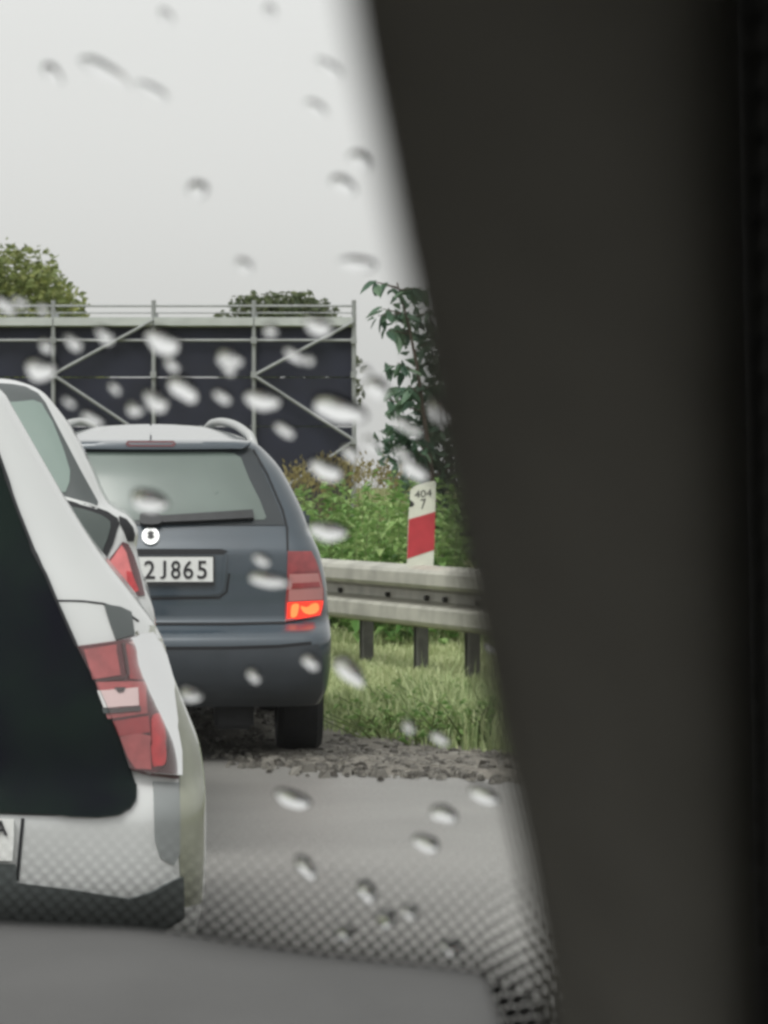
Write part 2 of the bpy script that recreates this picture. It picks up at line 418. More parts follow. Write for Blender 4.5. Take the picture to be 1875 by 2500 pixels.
# weeds behind the guardrail
def weed(name, label, x, y, d, seed, n=26, hscale=1.0, group='weeds behind the guardrail', spread=.35, leaf=.16):
    rng = random.Random(seed)
    top = P(x, y, d).z
    t = empty(name, label, 'plant', G(x, d), group)
    vs, fs, ts = [], [], []; bm = bmesh.new()
    for k in range(n):
        bx, by = rng.gauss(0, spread), rng.gauss(0, spread * .6); h = top * rng.uniform(.65, 1.0)
        lx, ly = rng.gauss(0, .12), rng.gauss(0, .12)
        a = Vector((bx, by, 0)); b = Vector((bx + lx, by + ly, h)); add_tube(bm, a, b, .007, 4, .003)
        nl = int(h / .035)
        for j in range(nl):
            u = (j + 1) / nl; p = a.lerp(b, u); th = rng.uniform(0, 6.283); L = leaf * rng.uniform(.6, 1.3) * (1.15 - .55 * u)
            dr = Vector((math.cos(th), math.sin(th), rng.uniform(-.3, .7))).normalized(); sd = dr.cross(Vector((0, 0, 1))).normalized(); W = L * .24
            mid = p + dr * L * .5 + Vector((0, 0, .012)); tip = p + dr * L - Vector((0, 0, L * .25)); i = len(vs)
            vs += [tuple(p), tuple(mid + sd * W), tuple(tip), tuple(mid - sd * W)]; fs += [(i, i + 1, i + 2), (i, i + 2, i + 3)]
            tn = min(1, max(0, rng.gauss(.42 + .2 * u, .2))); ts += [tn, min(1, tn + .08)]
    bm_obj('stem', bm, M['leaf_stem'], t)
    prep_fast('foliage', vs, fs, ts, M['leaf_weed'], t)
    return t
M['leaf_stem'] = mat('leaf_stem', (.12, .16, .05), .6)
wl_ = ['tall green weed clump just right of the dark blue estate car', 'bushy weed clump left of the red and white marker post', 'leafy weed clump close behind the guardrail beside the marker post',
       'weed clump with pale tops below the end of the scaffolding', 'dense dark green weed clump in the middle of the bank', 'weed clump between the marker post and the pillar',
       'low weeds showing above the guardrail by the estate car', 'tall weeds at the foot of the young tree', 'rank weeds behind the estate car roof corner']
for i, (x, y, d) in enumerate(((730, 1180, 17.0), (960, 1190, 16.0), (900, 1230, 15.6), (790, 1150, 17.6), (850, 1190, 16.6), (1090, 1180, 15.2), (780, 1240, 16.0), (1010, 1150, 17.0), (680, 1150, 18.4))):
    weed('weed_clump', wl_[i], x, y, d, 40 + i)
# brown seeding tops
rng = random.Random(77); vs, fs, ts = [], [], []
for k in range(200):
    x = rng.uniform(690, 1010); d = rng.uniform(17.6, 19.5); y = 1150 + rng.gauss(0, 16) - 10 * math.sin(x / 60)
    p = P(x, y, d)
    for j in range(5):
        a = p + Vector((rng.gauss(0, .02), rng.gauss(0, .02), -j * .03)); i = len(vs)
        vs += [tuple(a), tuple(a + Vector((rng.uniform(-.03, .03), .01, .05))), tuple(a + Vector((rng.uniform(-.03, .03), -.01, .02)))]; fs.append((i, i + 1, i + 2)); ts.append(rng.random())
    i = len(vs); g = Vector((p.x, p.y, 0)); vs += [tuple(g), tuple(g + Vector((.012, 0, 0))), tuple(p)]; fs.append((i, i + 1, i + 2)); ts.append(.3)
o = prep_fast('seeding_grass', vs, fs, ts, M['seed_head']); tag(o, 'brownish seeding grass tops above the green weeds', 'grass', kind='stuff')

# verge grass
rng = random.Random(5); vs, fs, ts = [], [], []
def rail_x(d): return -.4 - .58 * (d - 14)
def blade(x, y, h, wd, lean, tone):
    th = rng.uniform(0, 6.283); lx, ly = math.cos(th) * lean * h, math.sin(th) * lean * h
    sx, sy = wd * math.cos(th + 1.57), wd * math.sin(th + 1.57); i = len(vs)
    vs.extend([(x - sx, y - sy, -.01), (x + sx, y + sy, -.01), (x + lx * .4 + sx * .7, y + ly * .4 + sy * .7, h * .62), (x + lx * .4 - sx * .7, y + ly * .4 - sy * .7, h * .62), (x + lx, y + ly, h * rng.uniform(.85, 1))])
    fs.extend([(i, i + 1, i + 2, i + 3), (i + 3, i + 2, i + 4)]); ts.extend([tone, min(1, tone + .1)])
def gx_edge(y):
    for (a, b), (c, d) in zip(ge_, ge_[1:]):
        if b <= y <= d or d <= y <= b:
            if abs(d - b) < 1e-6: return a
            return a + (c - a) * (y - b) / (d - b)
    return -.2
n_b = 0
while n_b < 52000:
    y = rng.uniform(8.6, 20); ex = gx_edge(y * K)
    x = ex + abs(rng.gauss(0, 1.0)) * 1.6 - .05
    if abs(x) > .17 * y + .5: continue
    near = max(0, 1 - (y - 8.8) / 3.0); edge = min(1, (x - ex) / .25)
    patchy = .5 + .5 * math.sin(x * 5.1 + 1.3) * math.sin(y * 3.7)
    h = (rng.uniform(.05, .14) + .10 * patchy * rng.random() + (.16 * rng.random() if x > .1 and y < 11.5 else 0)) * (.35 + .65 * edge)
    if 10.8 < y < 15: h *= .45
    tone = min(1, max(0, rng.gauss(.42 + .22 * (y > 11.5) + .1 * patchy, .2)))
    blade(x, y * K, h, rng.uniform(.003, .007), rng.uniform(.1, .7), tone); n_b += 1
o = prep_fast('verge_grass', vs, fs, ts, M['grass_blade']); tag(o, 'yellow-green grass growing on the verge under the guardrail', 'grass', kind='stuff')
# leafy tufts at the near grass edge
for i, (x, y, d) in enumerate(((930, 1730, 9.7), (1040, 1740, 9.5), (1120, 1720, 9.3), (1180, 1700, 9.4), (1000, 1690, 10.3), (1090, 1660, 10.4))):
    weed('grass_tuft', ['low leafy tuft at the verge edge nearest the estate car', 'leafy tuft on the verge below the middle guardrail post', 'leafy tuft at the gravel edge near the pillar', 'tuft of tall grass half hidden by the pillar',
         'tall pale tuft in front of the middle guardrail post', 'tall tuft in front of the right guardrail post'][i], x, y, d, 90 + i, n=34, spread=.13, leaf=.06, group='leafy tufts on the verge')

# ------------------------------------------------------------------ guardrail and marker post
def rail_pt(x):
    """point of the straight part of the rail seen at photo column x"""
    k = (x - 937.5) / F; d = (-.4 + .58 * 14) / (k + .58); return Vector((k * d, d * K, 0))
gr = empty('guardrail', 'weathered steel guardrail on short dark posts behind the verge grass', 'guardrail', rail_pt(1028))
path = [Vector((4.2, 6.07 * K, 0)), rail_pt(1500), rail_pt(1300), rail_pt(1150), rail_pt(1028), rail_pt(896), rail_pt(770), Vector((-1.1, 15.3 * K, 0)), Vector((-2.2, 17.4 * K, 0)), Vector((-4.2, 20.6 * K, 0)), Vector((-7.6, 25.5 * K, 0)), Vector((-13, 33 * K, 0))]
path = [Vector(p) for p in crom([tuple(p) for p in path], 4, False)]
prof = [(0, .689), (.05, .687), (.115, .668), (.13, .645), (.13, .575), (.11, .552), (-.01, .535), (-.03, .52), (-.03, .465), (-.01, .455), (.11, .44), (.13, .425), (.13, .345), (.115, .32), (.05, .302), (0, .30)]
vs, fs = [], []; tangents = []
for i, p in enumerate(path):
    t = (path[min(i + 1, len(path) - 1)] - path[max(i - 1, 0)]).normalized(); nrm = Vector((-t.y, t.x, 0))
    if nrm.dot(-p) < 0: nrm = -nrm
    tangents.append((t, nrm))
    for a, z in prof: vs.append(p + nrm * a + Vector((0, 0, z)) - gr.location)
    for a, z in reversed(prof): vs.append(p + nrm * (a - .008) + Vector((0, 0, z)) - gr.location)
m2 = 2 * len(prof)
for i in range(len(path) - 1):
    for j in range(m2): fs.append((i * m2 + j, i * m2 + (j + 1) % m2, (i + 1) * m2 + (j + 1) % m2, (i + 1) * m2 + j))
fs += [tuple(range(m2)), tuple((len(path) - 1) * m2 + j for j in range(m2))][:0]
pyd('beam', vs, fs, M['galvanized'], gr)
T0 = (rail_pt(896) - rail_pt(1028)).normalized(); N0 = Vector((-T0.y, T0.x, 0)); N0 = N0 if N0.dot(-rail_pt(1028)) > 0 else -N0
RM = Matrix.Rotation(math.atan2(T0.y, T0.x), 4, 'Z')
for x in (650, 771, 896, 1028, 1153, 1275, 1395):
    p = rail_pt(x - 26) - gr.location - N0 * .10
    bm = bmesh.new()
    MM = Matrix.Translation(p) @ RM
    # an open C-section post: web and two flanges
    add_box(bm, (0, 0, .30), (.10, .008, .66), MM)
    o = bm_obj('post', bm, M['post_steel'], gr)
    bm = bmesh.new()
    add_box(bm, (.048, .03, .30), (.008, .06, .66), MM); add_box(bm, (-.048, .03, .30), (.008, .06, .66), MM); add_box(bm, (-.03, .062, .30), (.045, .006, .66), MM)
    bm_obj('flange', bm, M['post_face'], o)
    bm = bmesh.new(); add_box(bm, (0, .0, .52), (.09, .10, .09), MM); bm_obj('spacer', bm, M['post_steel'], gr)
for x in (825, 940, 1035, 1080, 1160):
    p = rail_pt(x) - gr.location - N0 * .032 + Vector((0, 0, .482))
    bm = bmesh.new(); add_tube(bm, p, p + N0 * .03, .017, 8); bm_obj('bolt', bm, M['post_steel'], gr)

def text_mesh(name, s, width, height, mat, parent, origin, ex, ey, depth=.002, spacing=1.0, bold=0.0):
    cu = bpy.data.curves.new(name, 'FONT'); cu.body = s; cu.extrude = .02; cu.space_character = spacing; cu.offset = bold
    to = bpy.data.objects.new(name, cu); COL.objects.link(to); bpy.context.view_layer.update()
    me = bpy.data.meshes.new_from_object(to.evaluated_get(bpy.context.evaluated_depsgraph_get()))
    bpy.data.objects.remove(to)
    xs = [v.co.x for v in me.vertices]; ys = [v.co.y for v in me.vertices]
    x0, x1, y0, y1 = min(xs), max(xs), min(ys), max(ys); en = ex.cross(ey)
    for v in me.vertices:
        c = v.co.copy(); v.co = origin + ex * ((c.x - x0) / (x1 - x0) * width) + ey * ((c.y - y0) / (y1 - y0) * height) + en * (depth if c.z > 0 else -depth)
    me.name = name; me.materials.clear()
    return link(name, me, mat, parent)

mp0 = rail_pt(1028); md = mp0.y / K
mp = empty('marker_post', 'white kilometre marker post with a red band fixed on the guardrail', 'marker post', (mp0.x, mp0.y, .68))
def LM(x, y, dd=0): return P(x, y, md) + Vector((0, dd, 0)) - mp.location
def slab(name, poly, t0, t1, mat, parent, lf):
    n = len(poly); v = [lf(x, y, t0) for x, y in poly] + [lf(x, y, t1) for x, y in poly]
    f = [tuple(range(n)), tuple(range(2 * n - 1, n - 1, -1))] + [(i, n + i, n + (i + 1) % n, (i + 1) % n) for i in range(n)]
    bm = bmesh.new(); bv = [bm.verts.new(q) for q in v]
    for q in f: bm.faces.new([bv[i] for i in q])
    return bm_obj(name, bm, mat, parent)
slab('body', [(1002, 1196), (1013, 1186), (1044, 1176), (1060, 1174), (1065, 1178), (1063, 1246), (1058, 1382), (993, 1384), (997, 1264), (999, 1238), (1008, 1232), (1007, 1224), (1000, 1219)], -.02, .025, M['post_white'], mp, LM)
slab('red_band', [(998, 1268), (1063, 1249), (1060, 1342), (994, 1364)], -.0225, .02, M['post_red'], mp, LM)
slab('bracket', [(1000, 1370), (1052, 1370), (1050, 1420), (1004, 1420)], .03, .06, M['post_steel'], mp, LM)
slab('hole', [(1001, 1222), (1007, 1224), (1012, 1231), (1007, 1237), (1000, 1238)], -.0215, -.005, M['ink'], mp, LM)
s_ = md / F
text_mesh('lettering', '404', 42 * s_, 18 * s_, M['ink'], mp, LM(1012, 1217, -.0205), Vector((1, 0, .12)), Vector((0, 0, 1)), .0015)
text_mesh('lettering', '7', 13 * s_, 24 * s_, M['ink'], mp, LM(1027, 1243, -.0205), Vector((1, 0, .1)), Vector((0, 0, 1)), .0015)

# ------------------------------------------------------------------ cars: a body of stacked plan slices, parts laid on it
def car_body(ur_t, um_t, vr_t, vf_t, w0, w1, nw=70, taper=1.7, rc0=.14, crown=.05):
    ur_t, um_t, vr_t, vf_t = (smooth_tab(t, 8) for t in (ur_t, um_t, vr_t, vf_t))
    verts, faces = [], []; NL = None
    for k in range(nw + 1):
        q = k / nw; wv = w0 + (w1 - w0) * (1 - (1 - q) ** 1.35 if q > 0 else 0)
        ur, um, vr, vf = interp(ur_t, wv), interp(um_t, wv), interp(vr_t, wv), interp(vf_t, wv)
        rc = min(rc0, ur * .6)
        half = []
        for i in range(14):
            u = (ur - rc) * i / 14; half.append((u, vr + crown * (u / max(ur, .01)) ** 2.2))
        vb = vr + crown * ((ur - rc) / max(ur, .01)) ** 2.2
        for i in range(9):
            a = math.pi / 2 * i / 8; half.append((ur - rc + rc * math.sin(a), vb + rc * (1 - math.cos(a)) * 1.05))
        vs0 = vb + rc * 1.05; rf = min(.35, um * .6)
        for i in range(1, 26):
            t = i / 25; vv = vs0 + (vf - rf - vs0) * t; s_ = min(1, max(0, (vv - vr) / taper)); s_ = s_ * s_ * (3 - 2 * s_)
            half.append((ur + (um - ur) * s_, vv))
        for i in range(1, 9):
            a = math.pi / 2 * i / 8; half.append((um - rf + rf * math.cos(a), vf - rf + rf * math.sin(a)))
        for i in range(1, 7): half.append(((um - rf) * (1 - i / 7), vf))
        loop = half + [(0, vf)] + [(-u, v_) for u, v_ in reversed(half[1:])]
        NL = len(loop)
        verts += [(u, v_, wv) for u, v_ in loop]
    for k in range(nw):
        for i in range(NL):
            j = (i + 1) % NL
            faces.append((k * NL + i, k * NL + j, (k + 1) * NL + j, (k + 1) * NL + i))
    faces.append(tuple(range(NL))[::-1]); faces.append(tuple(nw * NL + i for i in range(NL)))
    return verts, faces
def build_body(verts, faces, paint, root, wheels, rw, width):
    bm = bmesh.new(); bv = [bm.verts.new(v) for v in verts]
    for f in faces: bm.faces.new([bv[i] for i in f])
    o = bm_obj('body', bm, paint, root, True)
    cut = bmesh.new()
    for v_ in wheels:
        for sgn in (-1, 1): add_tube(cut, (sgn * (width - .26), v_, rw), (sgn * (width + .2), v_, rw), rw + .05, 28)
    co = bm_obj('cut', cut)
    md_ = o.modifiers.new('arch', 'BOOLEAN'); md_.operation = 'DIFFERENCE'; md_.object = co; md_.solver = 'EXACT'
    bpy.context.view_layer.update()
    me = bpy.data.meshes.new_from_object(o.evaluated_get(bpy.context.evaluated_depsgraph_get()))
    o.modifiers.clear(); o.data = me; bpy.data.objects.remove(co); me.name = 'body'
    me.polygons.foreach_set('use_smooth', [True] * len(me.polygons)); me.set_sharp_from_angle(angle=R(48))
    me.materials.clear(); me.materials.append(paint)
    return o
class Skin:
    """casts photo points on a finished body so that a part can be laid on its surface"""
    def __init__(self, body, root):
        self.M = root.matrix_basis.copy(); self.I = self.M.inverted(); self.root = root
        bm = bmesh.new(); bm.from_mesh(body.data); bm.transform(self.M); self.bvh = BVHTree.FromBMesh(bm); bm.free()
    def hit(self, x, y):
        d = ray(x, y).normalized(); loc, nrm, i, t = self.bvh.ray_cast(CAM, d)
        if loc is None:
            loc, nrm, i, t = self.bvh.find_nearest(CAM + d * self.dref)
        if nrm.dot(d) > 0: nrm = -nrm
        return loc, nrm
    def patch(self, name, poly, mat, parent=None, off=.004, inset=.01, step=22, mirror=None, smooth=False, label=None):
        if smooth: poly = crom(poly, 5)
        bm = bmesh.new(); bm.faces.new([bm.verts.new((x, y, 0)) for x, y in poly])
        xs = [p[0] for p in poly]; ys = [p[1] for p in poly]
        for ax, lo, hi in ((0, min(xs), max(xs)), (1, min(ys), max(ys))):
            q = lo + step
            while q < hi - 1:
                co = [0, 0, 0]; co[ax] = q; no = [0, 0, 0]; no[ax] = 1
                bmesh.ops.bisect_plane(bm, geom=bm.verts[:] + bm.edges[:] + bm.faces[:], dist=1e-4, plane_co=co, plane_no=no); q += step
        nrm = {}
        outer = []
        base = bm.verts[:]
        info = {v: self.hit(v.co.x, v.co.y) for v in base}
        ret = bmesh.ops.extrude_face_region(bm, geom=bm.faces[:])
        new = [g for g in ret['geom'] if isinstance(g, bmesh.types.BMVert)]
        keyed = {}
        for v in base: keyed[(round(v.co.x, 3), round(v.co.y, 3))] = info[v]
        for v in new:
            l, n_ = keyed[(round(v.co.x, 3), round(v.co.y, 3))]; v.co = self.I @ (l + n_ * off)
        for v in base:
            l, n_ = info[v]; v.co = self.I @ (l - n_ * inset)
        if mirror == 'join':
            for v in bm.verts:
                if abs(v.co.x) < .03: v.co.x = 0
            g = bmesh.ops.duplicate(bm, geom=bm.verts[:] + bm.edges[:] + bm.faces[:])
            for e in g['geom']:
                if isinstance(e, bmesh.types.BMVert): e.co.x = -e.co.x
        o = bm_obj(name, bm, mat, parent or self.root, False, label)
        for p in o.data.polygons: p.use_smooth = True
        o.data.set_sharp_from_angle(angle=R(40))
        if mirror == 'copy':
            me2 = o.data.copy()
            for v in me2.vertices: v.co.x = -v.co.x
            me2.flip_normals(); self.last = link(name, me2, None, self.root)
        return o
def stroke(pts, wd):
    """an outline of even width round a polyline, in photo units"""
    L, Rr = [], []
    for i, p in enumerate(pts):
        a = pts[max(i - 1, 0)]; b = pts[min(i + 1, len(pts) - 1)]; dx, dy = b[0] - a[0], b[1] - a[1]; q = math.hypot(dx, dy) or 1
        nx, ny = -dy / q * wd / 2, dx / q * wd / 2
        L.append((p[0] + nx, p[1] + ny)); Rr.append((p[0] - nx, p[1] - ny))
    return L + Rr[::-1]
def wheel(root, u, v_, r, wd):
    s_ = 1 if u > 0 else -1
    bm = bmesh.new(); n = 36
    pr = [(-wd / 2, r * .62), (-wd / 2, r * .9), (-wd * .36, r * .985), (-wd * .1, r), (wd * .1, r), (wd * .36, r * .985), (wd / 2, r * .9), (wd / 2, r * .62)]
    rings = [[bm.verts.new((u + a, v_ + math.cos(2 * math.pi * i / n) * q, r + math.sin(2 * math.pi * i / n) * q)) for a, q in pr] for i in range(n)]
    for i in range(n):
        for j in range(len(pr)): bm.faces.new((rings[i][j], rings[(i + 1) % n][j], rings[(i + 1) % n][(j + 1) % len(pr)], rings[i][(j + 1) % len(pr)]))
    tyre = bm_obj('wheel', bm, M['rubber'], root)
    bm = bmesh.new()
    add_tube(bm, (u - s_ * wd * .3, v_, r), (u + s_ * wd * .38, v_, r), r * .63, 28)
    for k in range(5):
        a = 2 * math.pi * k / 5; c = Vector((u + s_ * wd * .42, v_ + math.cos(a) * r * .33, r + math.sin(a) * r * .33))
        add_box(bm, (0, 0, 0), (.02, r * .55, r * .13), Matrix.Translation(c) @ Matrix.Rotation(a, 4, 'X'))
    bm_obj('rim', bm, M['hub'], tyre)
    return tyre

# ---- dark blue-grey estate car
def car_root(name, label, O, vpx):
    t = empty(name, label, 'car', (O[0], O[1], 0)); ang = math.atan((937.5 - vpx) / (F * K))
    t.rotation_euler = (0, 0, ang); t.matrix_basis = Matrix.Translation((O[0], O[1], 0)) @ Matrix.Rotation(ang, 4, 'Z')
    return t
DS = 8.68
est = car_root('estate_car', 'dark blue-grey estate car with its right rear lamp lit and roof rails', ((368 - 937.5) / F * DS, DS * K), 368)
us = [(.24, .73), (.30, .755), (.40, .772), (.5, .775), (.61, .772), (.75, .762), (.81, .752), (.9, .73), (.99, .692), (1.115, .645), (1.265, .568), (1.34, .505), (1.39, .445), (1.43, .375), (1.455, .31), (1.475, .23), (1.485, .16)]
vr = [(.24, .14), (.30, .05), (.38, .015), (.45, 0), (.53, .004), (.55, .02), (.575, .06), (.60, .11), (.615, .12), (.9, .125), (.95, .15), (1.02, .185), (1.1, .225), (1.25, .32), (1.33, .382), (1.368, .392), (1.382, .41), (1.392, .55), (1.412, .85), (1.436, 1.2), (1.46, 1.55), (1.485, 1.9)]
vf = [(.24, 3.95), (.4, 4.15), (.55, 4.2), (.7, 4.1), (.8, 3.85), (.88, 3.3), (.95, 2.98), (1.1, 2.75), (1.25, 2.5), (1.367, 2.25), (1.43, 2.1), (1.465, 2.05), (1.485, 2.0)]
vv_, ff_ = car_body(us, us, vr, vf, .24, 1.485, 90, rc0=.13, crown=.05)
body = build_body(vv_, ff_, M['slate_paint'], est, (.74, 3.25), .295, .775)
S = Skin(body, est); S.dref = 14.2
for u in (-.66, .66):
    for v_ in (.74, 3.25): wheel(est, u, v_, .295, .2)
CX = 368
gl = S.patch('rear_window', [(CX, 1098), (560, 1098), (611, 1095), (628, 1122), (646, 1160), (683, 1246), (695, 1283), (CX, 1283)], M['frit_black'], off=.004, mirror='join')
S.patch('pane', crom([(CX, 1106), (540, 1106), (572, 1109), (588, 1120), (609, 1173), (634, 1222), (650, 1264), (644, 1270), (CX, 1272)], 1), M['misted_sky_glass'], parent=gl, off=.0065, mirror='join')
S.patch('defroster_reflection', [(500, 1128), (506, 1126), (532, 1203), (524, 1210)], M['misted_sky_glass'], parent=gl, off=.0085)
wp = S.patch('wiper', [(345, 1268), (440, 1262), (617, 1251), (619, 1271), (500, 1277), (345, 1284)], M['black_plastic'], off=.03, inset=.0)
S.patch('pivot', [(345, 1262), (368, 1258), (392, 1264), (394, 1284), (368, 1288), (345, 1284)], M['black_plastic'], parent=wp, off=.035, smooth=True)
bl = S.patch('brake_light', [(CX, 1079), (424, 1079), (430, 1084), (424, 1091), (CX, 1091)], M['deep_red_lens'], off=.006, mirror='join')
S.patch('spoiler_edge', [(CX, 1094), (590, 1094), (606, 1089), (606, 1093), (592, 1099), (CX, 1099)], M['slate_paint'], off=.03, mirror='join')
# seams of the tailgate
sm = S.patch('tailgate_seam', stroke([(618, 1098), (652, 1158), (690, 1246), (701, 1290), (702, 1345)], 5), M['seam'], off=.0022, mirror='join')
S.patch('tailgate_lower_seam', stroke([(CX, 1524), (560, 1524), (697, 1521)], 7), M['seam'], off=.0025, mirror='join')
S.patch('handle_strip', [(CX, 1341), (540, 1341), (556, 1346), (545, 1353), (CX, 1354)], M['seam'], off=.004, mirror='join')
S.patch('recess_step', stroke([(552, 1352), (545, 1430), (536, 1446), (510, 1450), (CX, 1451)], 6), M['slate_paint'], off=.009, mirror='join')
S.patch('recess_step', stroke([(560, 1400), (553, 1445), (535, 1459), (CX, 1462)], 5), M['seam'], off=.003, mirror='join')
pl = S.patch('number_plate', [(216, 1357), (524, 1357), (524, 1430), (216, 1430)], M['black_plastic'], off=.012, step=60)
S.patch('plate_face', [(221, 1360), (520, 1360), (520, 1420), (221, 1420)], M['plate_white'], parent=pl, off=.015, step=60)
for ch, xa, xb in (('2', 353, 379), ('J', 391, 406), ('8', 418, 441), ('6', 448, 472), ('5', 482, 505)):
    c0, c1, c2 = (S.I @ (S.hit(x, y)[0] + S.hit(x, y)[1] * .017) for x, y in ((xa, 1413), (xb, 1413), (xa, 1369)))
    text_mesh('lettering', ch, (c1 - c0).length, (c2 - c0).length, M['ink'], pl, c0, (c1 - c0).normalized(), (c2 - c0).normalized(), .0012, 1.0, .008)
def disc(x, y, r, n=20): return [(x + r * math.cos(2 * math.pi * i / n), y + r * math.sin(2 * math.pi * i / n)) for i in range(n)]
em = S.patch('emblem', disc(368, 1311, 21), M['chrome'], off=.012, step=40)
S.patch('emblem_ring', disc(368, 1311, 16), M['rail_silver'], parent=em, off=.0135, step=40)
S.patch('emblem_arrow', [(360, 1305), (367, 1299), (377, 1303), (374, 1309), (378, 1315), (369, 1321), (360, 1316), (363, 1310)], M['ink'], parent=em, off=.0145, step=40)
# bumper: pale ledge, groove, plastic lower part
S.patch('bumper_groove', stroke([(CX, 1583), (560, 1582), (680, 1578), (760, 1570)], 8), M['seam'], off=.003, mirror='join')
S.patch('bumper_cover', [(CX, 1588), (560, 1587), (680, 1583), (775, 1573), (786, 1600), (784, 1690), (770, 1715), (700, 1722), (CX, 1724)], M['bumper_plastic'], off=.006, mirror='join')
# lamp
lp = S.patch('tail_lamp', [(702, 1346), (757, 1347), (768, 1370), (776, 1395), (786, 1440), (786, 1480), (781, 1504), (740, 1514), (696, 1520), (695, 1490), (700, 1430)], M['red_lens'], off=.010, mirror='copy', step=12)
S.patch('upper_lens', [(706, 1352), (754, 1353), (770, 1394), (708, 1396)], M['red_lens'], parent=lp, off=.014, step=12)
S.patch('middle_lens', [(706, 1402), (772, 1401), (782, 1440), (782, 1464), (704, 1468)], M['smoke_lens'], parent=lp, off=.014, step=12)
S.patch('stripe', [(712, 1424), (774, 1421), (777, 1434), (711, 1438)], M['red_lens'], parent=lp, off=.016, step=12)
S.patch('lit_lens', [(702, 1471), (783, 1467), (781, 1484), (776, 1501), (738, 1509), (700, 1514)], M['lit_red'], parent=lp, off=.014, step=12)
S.patch('bulb_glow', [(712, 1478), (728, 1475), (727, 1492), (722, 1505), (710, 1506)], M['lit_orange'], parent=lp, off=.016, step=12, smooth=True)
S.patch('bulb_glow', [(734, 1480), (748, 1482), (760, 1474), (771, 1474), (772, 1492), (756, 1500), (740, 1494)], M['lit_orange'], parent=lp, off=.016, step=12, smooth=True)
# roof rails, exhaust, tow area, side mirrors
for sg in (-1, 1):
    bm = bmesh.new(); pts = [(.455 * sg, .55, 1.355), (.445 * sg, .70, 1.405), (.425 * sg, .95, 1.435), (.40 * sg, 1.3, 1.465), (.37 * sg, 1.7, 1.487), (.335 * sg, 2.0, 1.498), (.305 * sg, 2.2, 1.495), (.285 * sg, 2.32, 1.478), (.275 * sg, 2.4, 1.43)]
    pts = crom(pts, 4, False)
    for a, b in zip(pts, pts[1:]): add_tube(bm, a, b, .02, 10)
    bm_obj('roof_rail', bm, M['rail_silver'], est, True)
    bm = bmesh.new(); add_box(bm, (.72 * sg, 2.72, 1.0), (.17, .07, .12)); bmesh.ops.bevel(bm, geom=bm.edges[:], offset=.02, segments=2, affect='EDGES'); bm_obj('door_mirror', bm, M['slate_paint'], est)
bm = bmesh.new(); add_box(bm, (.36, .42, .19), (.17, .34, .11)); add_box(bm, (.36, .42, .25), (.12, .3, .08)); bmesh.ops.bevel(bm, geom=bm.edges[:], offset=.015, segments=2, affect='EDGES'); bm_obj('exhaust_box', bm, M['rubber'], est)
bm = bmesh.new(); add_tube(bm, (-.6, .74, .29), (.6, .74, .29), .04, 10); bm_obj('axle', bm, M['rubber'], est)
bm = bmesh.new(); add_tube(bm, (0, 1.35, 1.47), (0, 1.2, 1.62), .004, 6); bm_obj('aerial', bm, M['black_plastic'], est)

# ---- white hatchback on the left
hat = car_root('hatchback', 'white hatchback with a dark glass tailgate, cut off by the left edge', (-1.158, 6.16), 230)
ur = [(.2, .79), (.36, .822), (.47, .83), (.59, .83), (.68, .818), (.75, .792), (.84, .757), (.895, .742), (.967, .69), (1.034, .637), (1.087, .60), (1.17, .548), (1.352, .442), (1.39, .415), (1.44, .32), (1.48, .2), (1.515, .06)]
um = [(w_, u_ - (.015 if w_ > .6 else 0)) for w_, u_ in ur]
vr = [(.2, .14), (.33, .04), (.42, .0), (.55, .0), (.59, .02), (.62, .045), (.75, .06), (.9, .10), (1.0, .135), (1.2, .245), (1.33, .335), (1.39, .40), (1.44, .55), (1.48, .85), (1.515, 1.3)]
vf = [(.2, 3.3), (.35, 3.42), (.5, 3.45), (.68, 3.35), (.8, 3.0), (.93, 2.6), (1.13, 2.3), (1.366, 1.95), (1.45, 1.8), (1.49, 1.7), (1.515, 1.55)]
vv_, ff_ = car_body(ur, um, vr, vf, .2, 1.515, 90, taper=1.9, rc0=.16, crown=.07)
body = build_body(vv_, ff_, M['white_paint'], hat, (.5, 2.75), .28, .83)
H = Skin(body, hat); H.dref = 6.4
for u in (-.71, .71):
    for v_ in (.5, 2.75): wheel(hat, u, v_, .28, .18)
HC = 230 - F * .61 / 3.92
gl = H.patch('rear_window', [(HC, 700), (-250, 740), (-120, 860), (-40, 1030), (0, 1138), (40, 1248), (78, 1351), (111, 1408), (148, 1495), (184, 1577), (231, 1669), (284, 1784), (318, 1876), (334, 1925), (333, 1955), (318, 1976), (290, 1990), (240, 1996), (0, 1988), (HC, 1984)], M['dark_glass'], off=.012, step=45, mirror='join')
H.patch('window_seal', stroke([(-40, 1034), (0, 1142), (40, 1252), (80, 1352), (112, 1410), (150, 1500), (186, 1580)], 7), M['seam'], parent=gl, off=.0135, step=30)
# shoulder seam and grey corner cap above the lamp
H.patch('panel_seam', stroke([(130, 1466), (200, 1468), (250, 1474), (300, 1490), (338, 1518)], 3.5), M['seam'], off=.002, step=18, mirror='join')
H.patch('corner_cap', [(254, 1478), (290, 1484), (318, 1497), (326, 1552), (283, 1564), (268, 1522)], M['grey_plastic'], off=.005, step=14, mirror='join')
lamp_poly = [(180, 1581), (284, 1568), (331, 1557), (358, 1553), (372, 1575), (386, 1605), (404, 1669), (416, 1765), (430, 1834), (431, 1903), (369, 1896), (312, 1880), (284, 1784), (231, 1669)]
lp = H.patch('tail_lamp', lamp_poly, M['deep_red_lens'], off=.008, step=16, mirror='copy')
def lens(name, poly, m, off=.012, sm=False): return H.patch(name, poly, m, parent=lp, off=off, step=14, smooth=sm)
lens('upper_lens', [(205, 1589), (279, 1578), (292, 1652), (226, 1662)], M['pink_lens'])
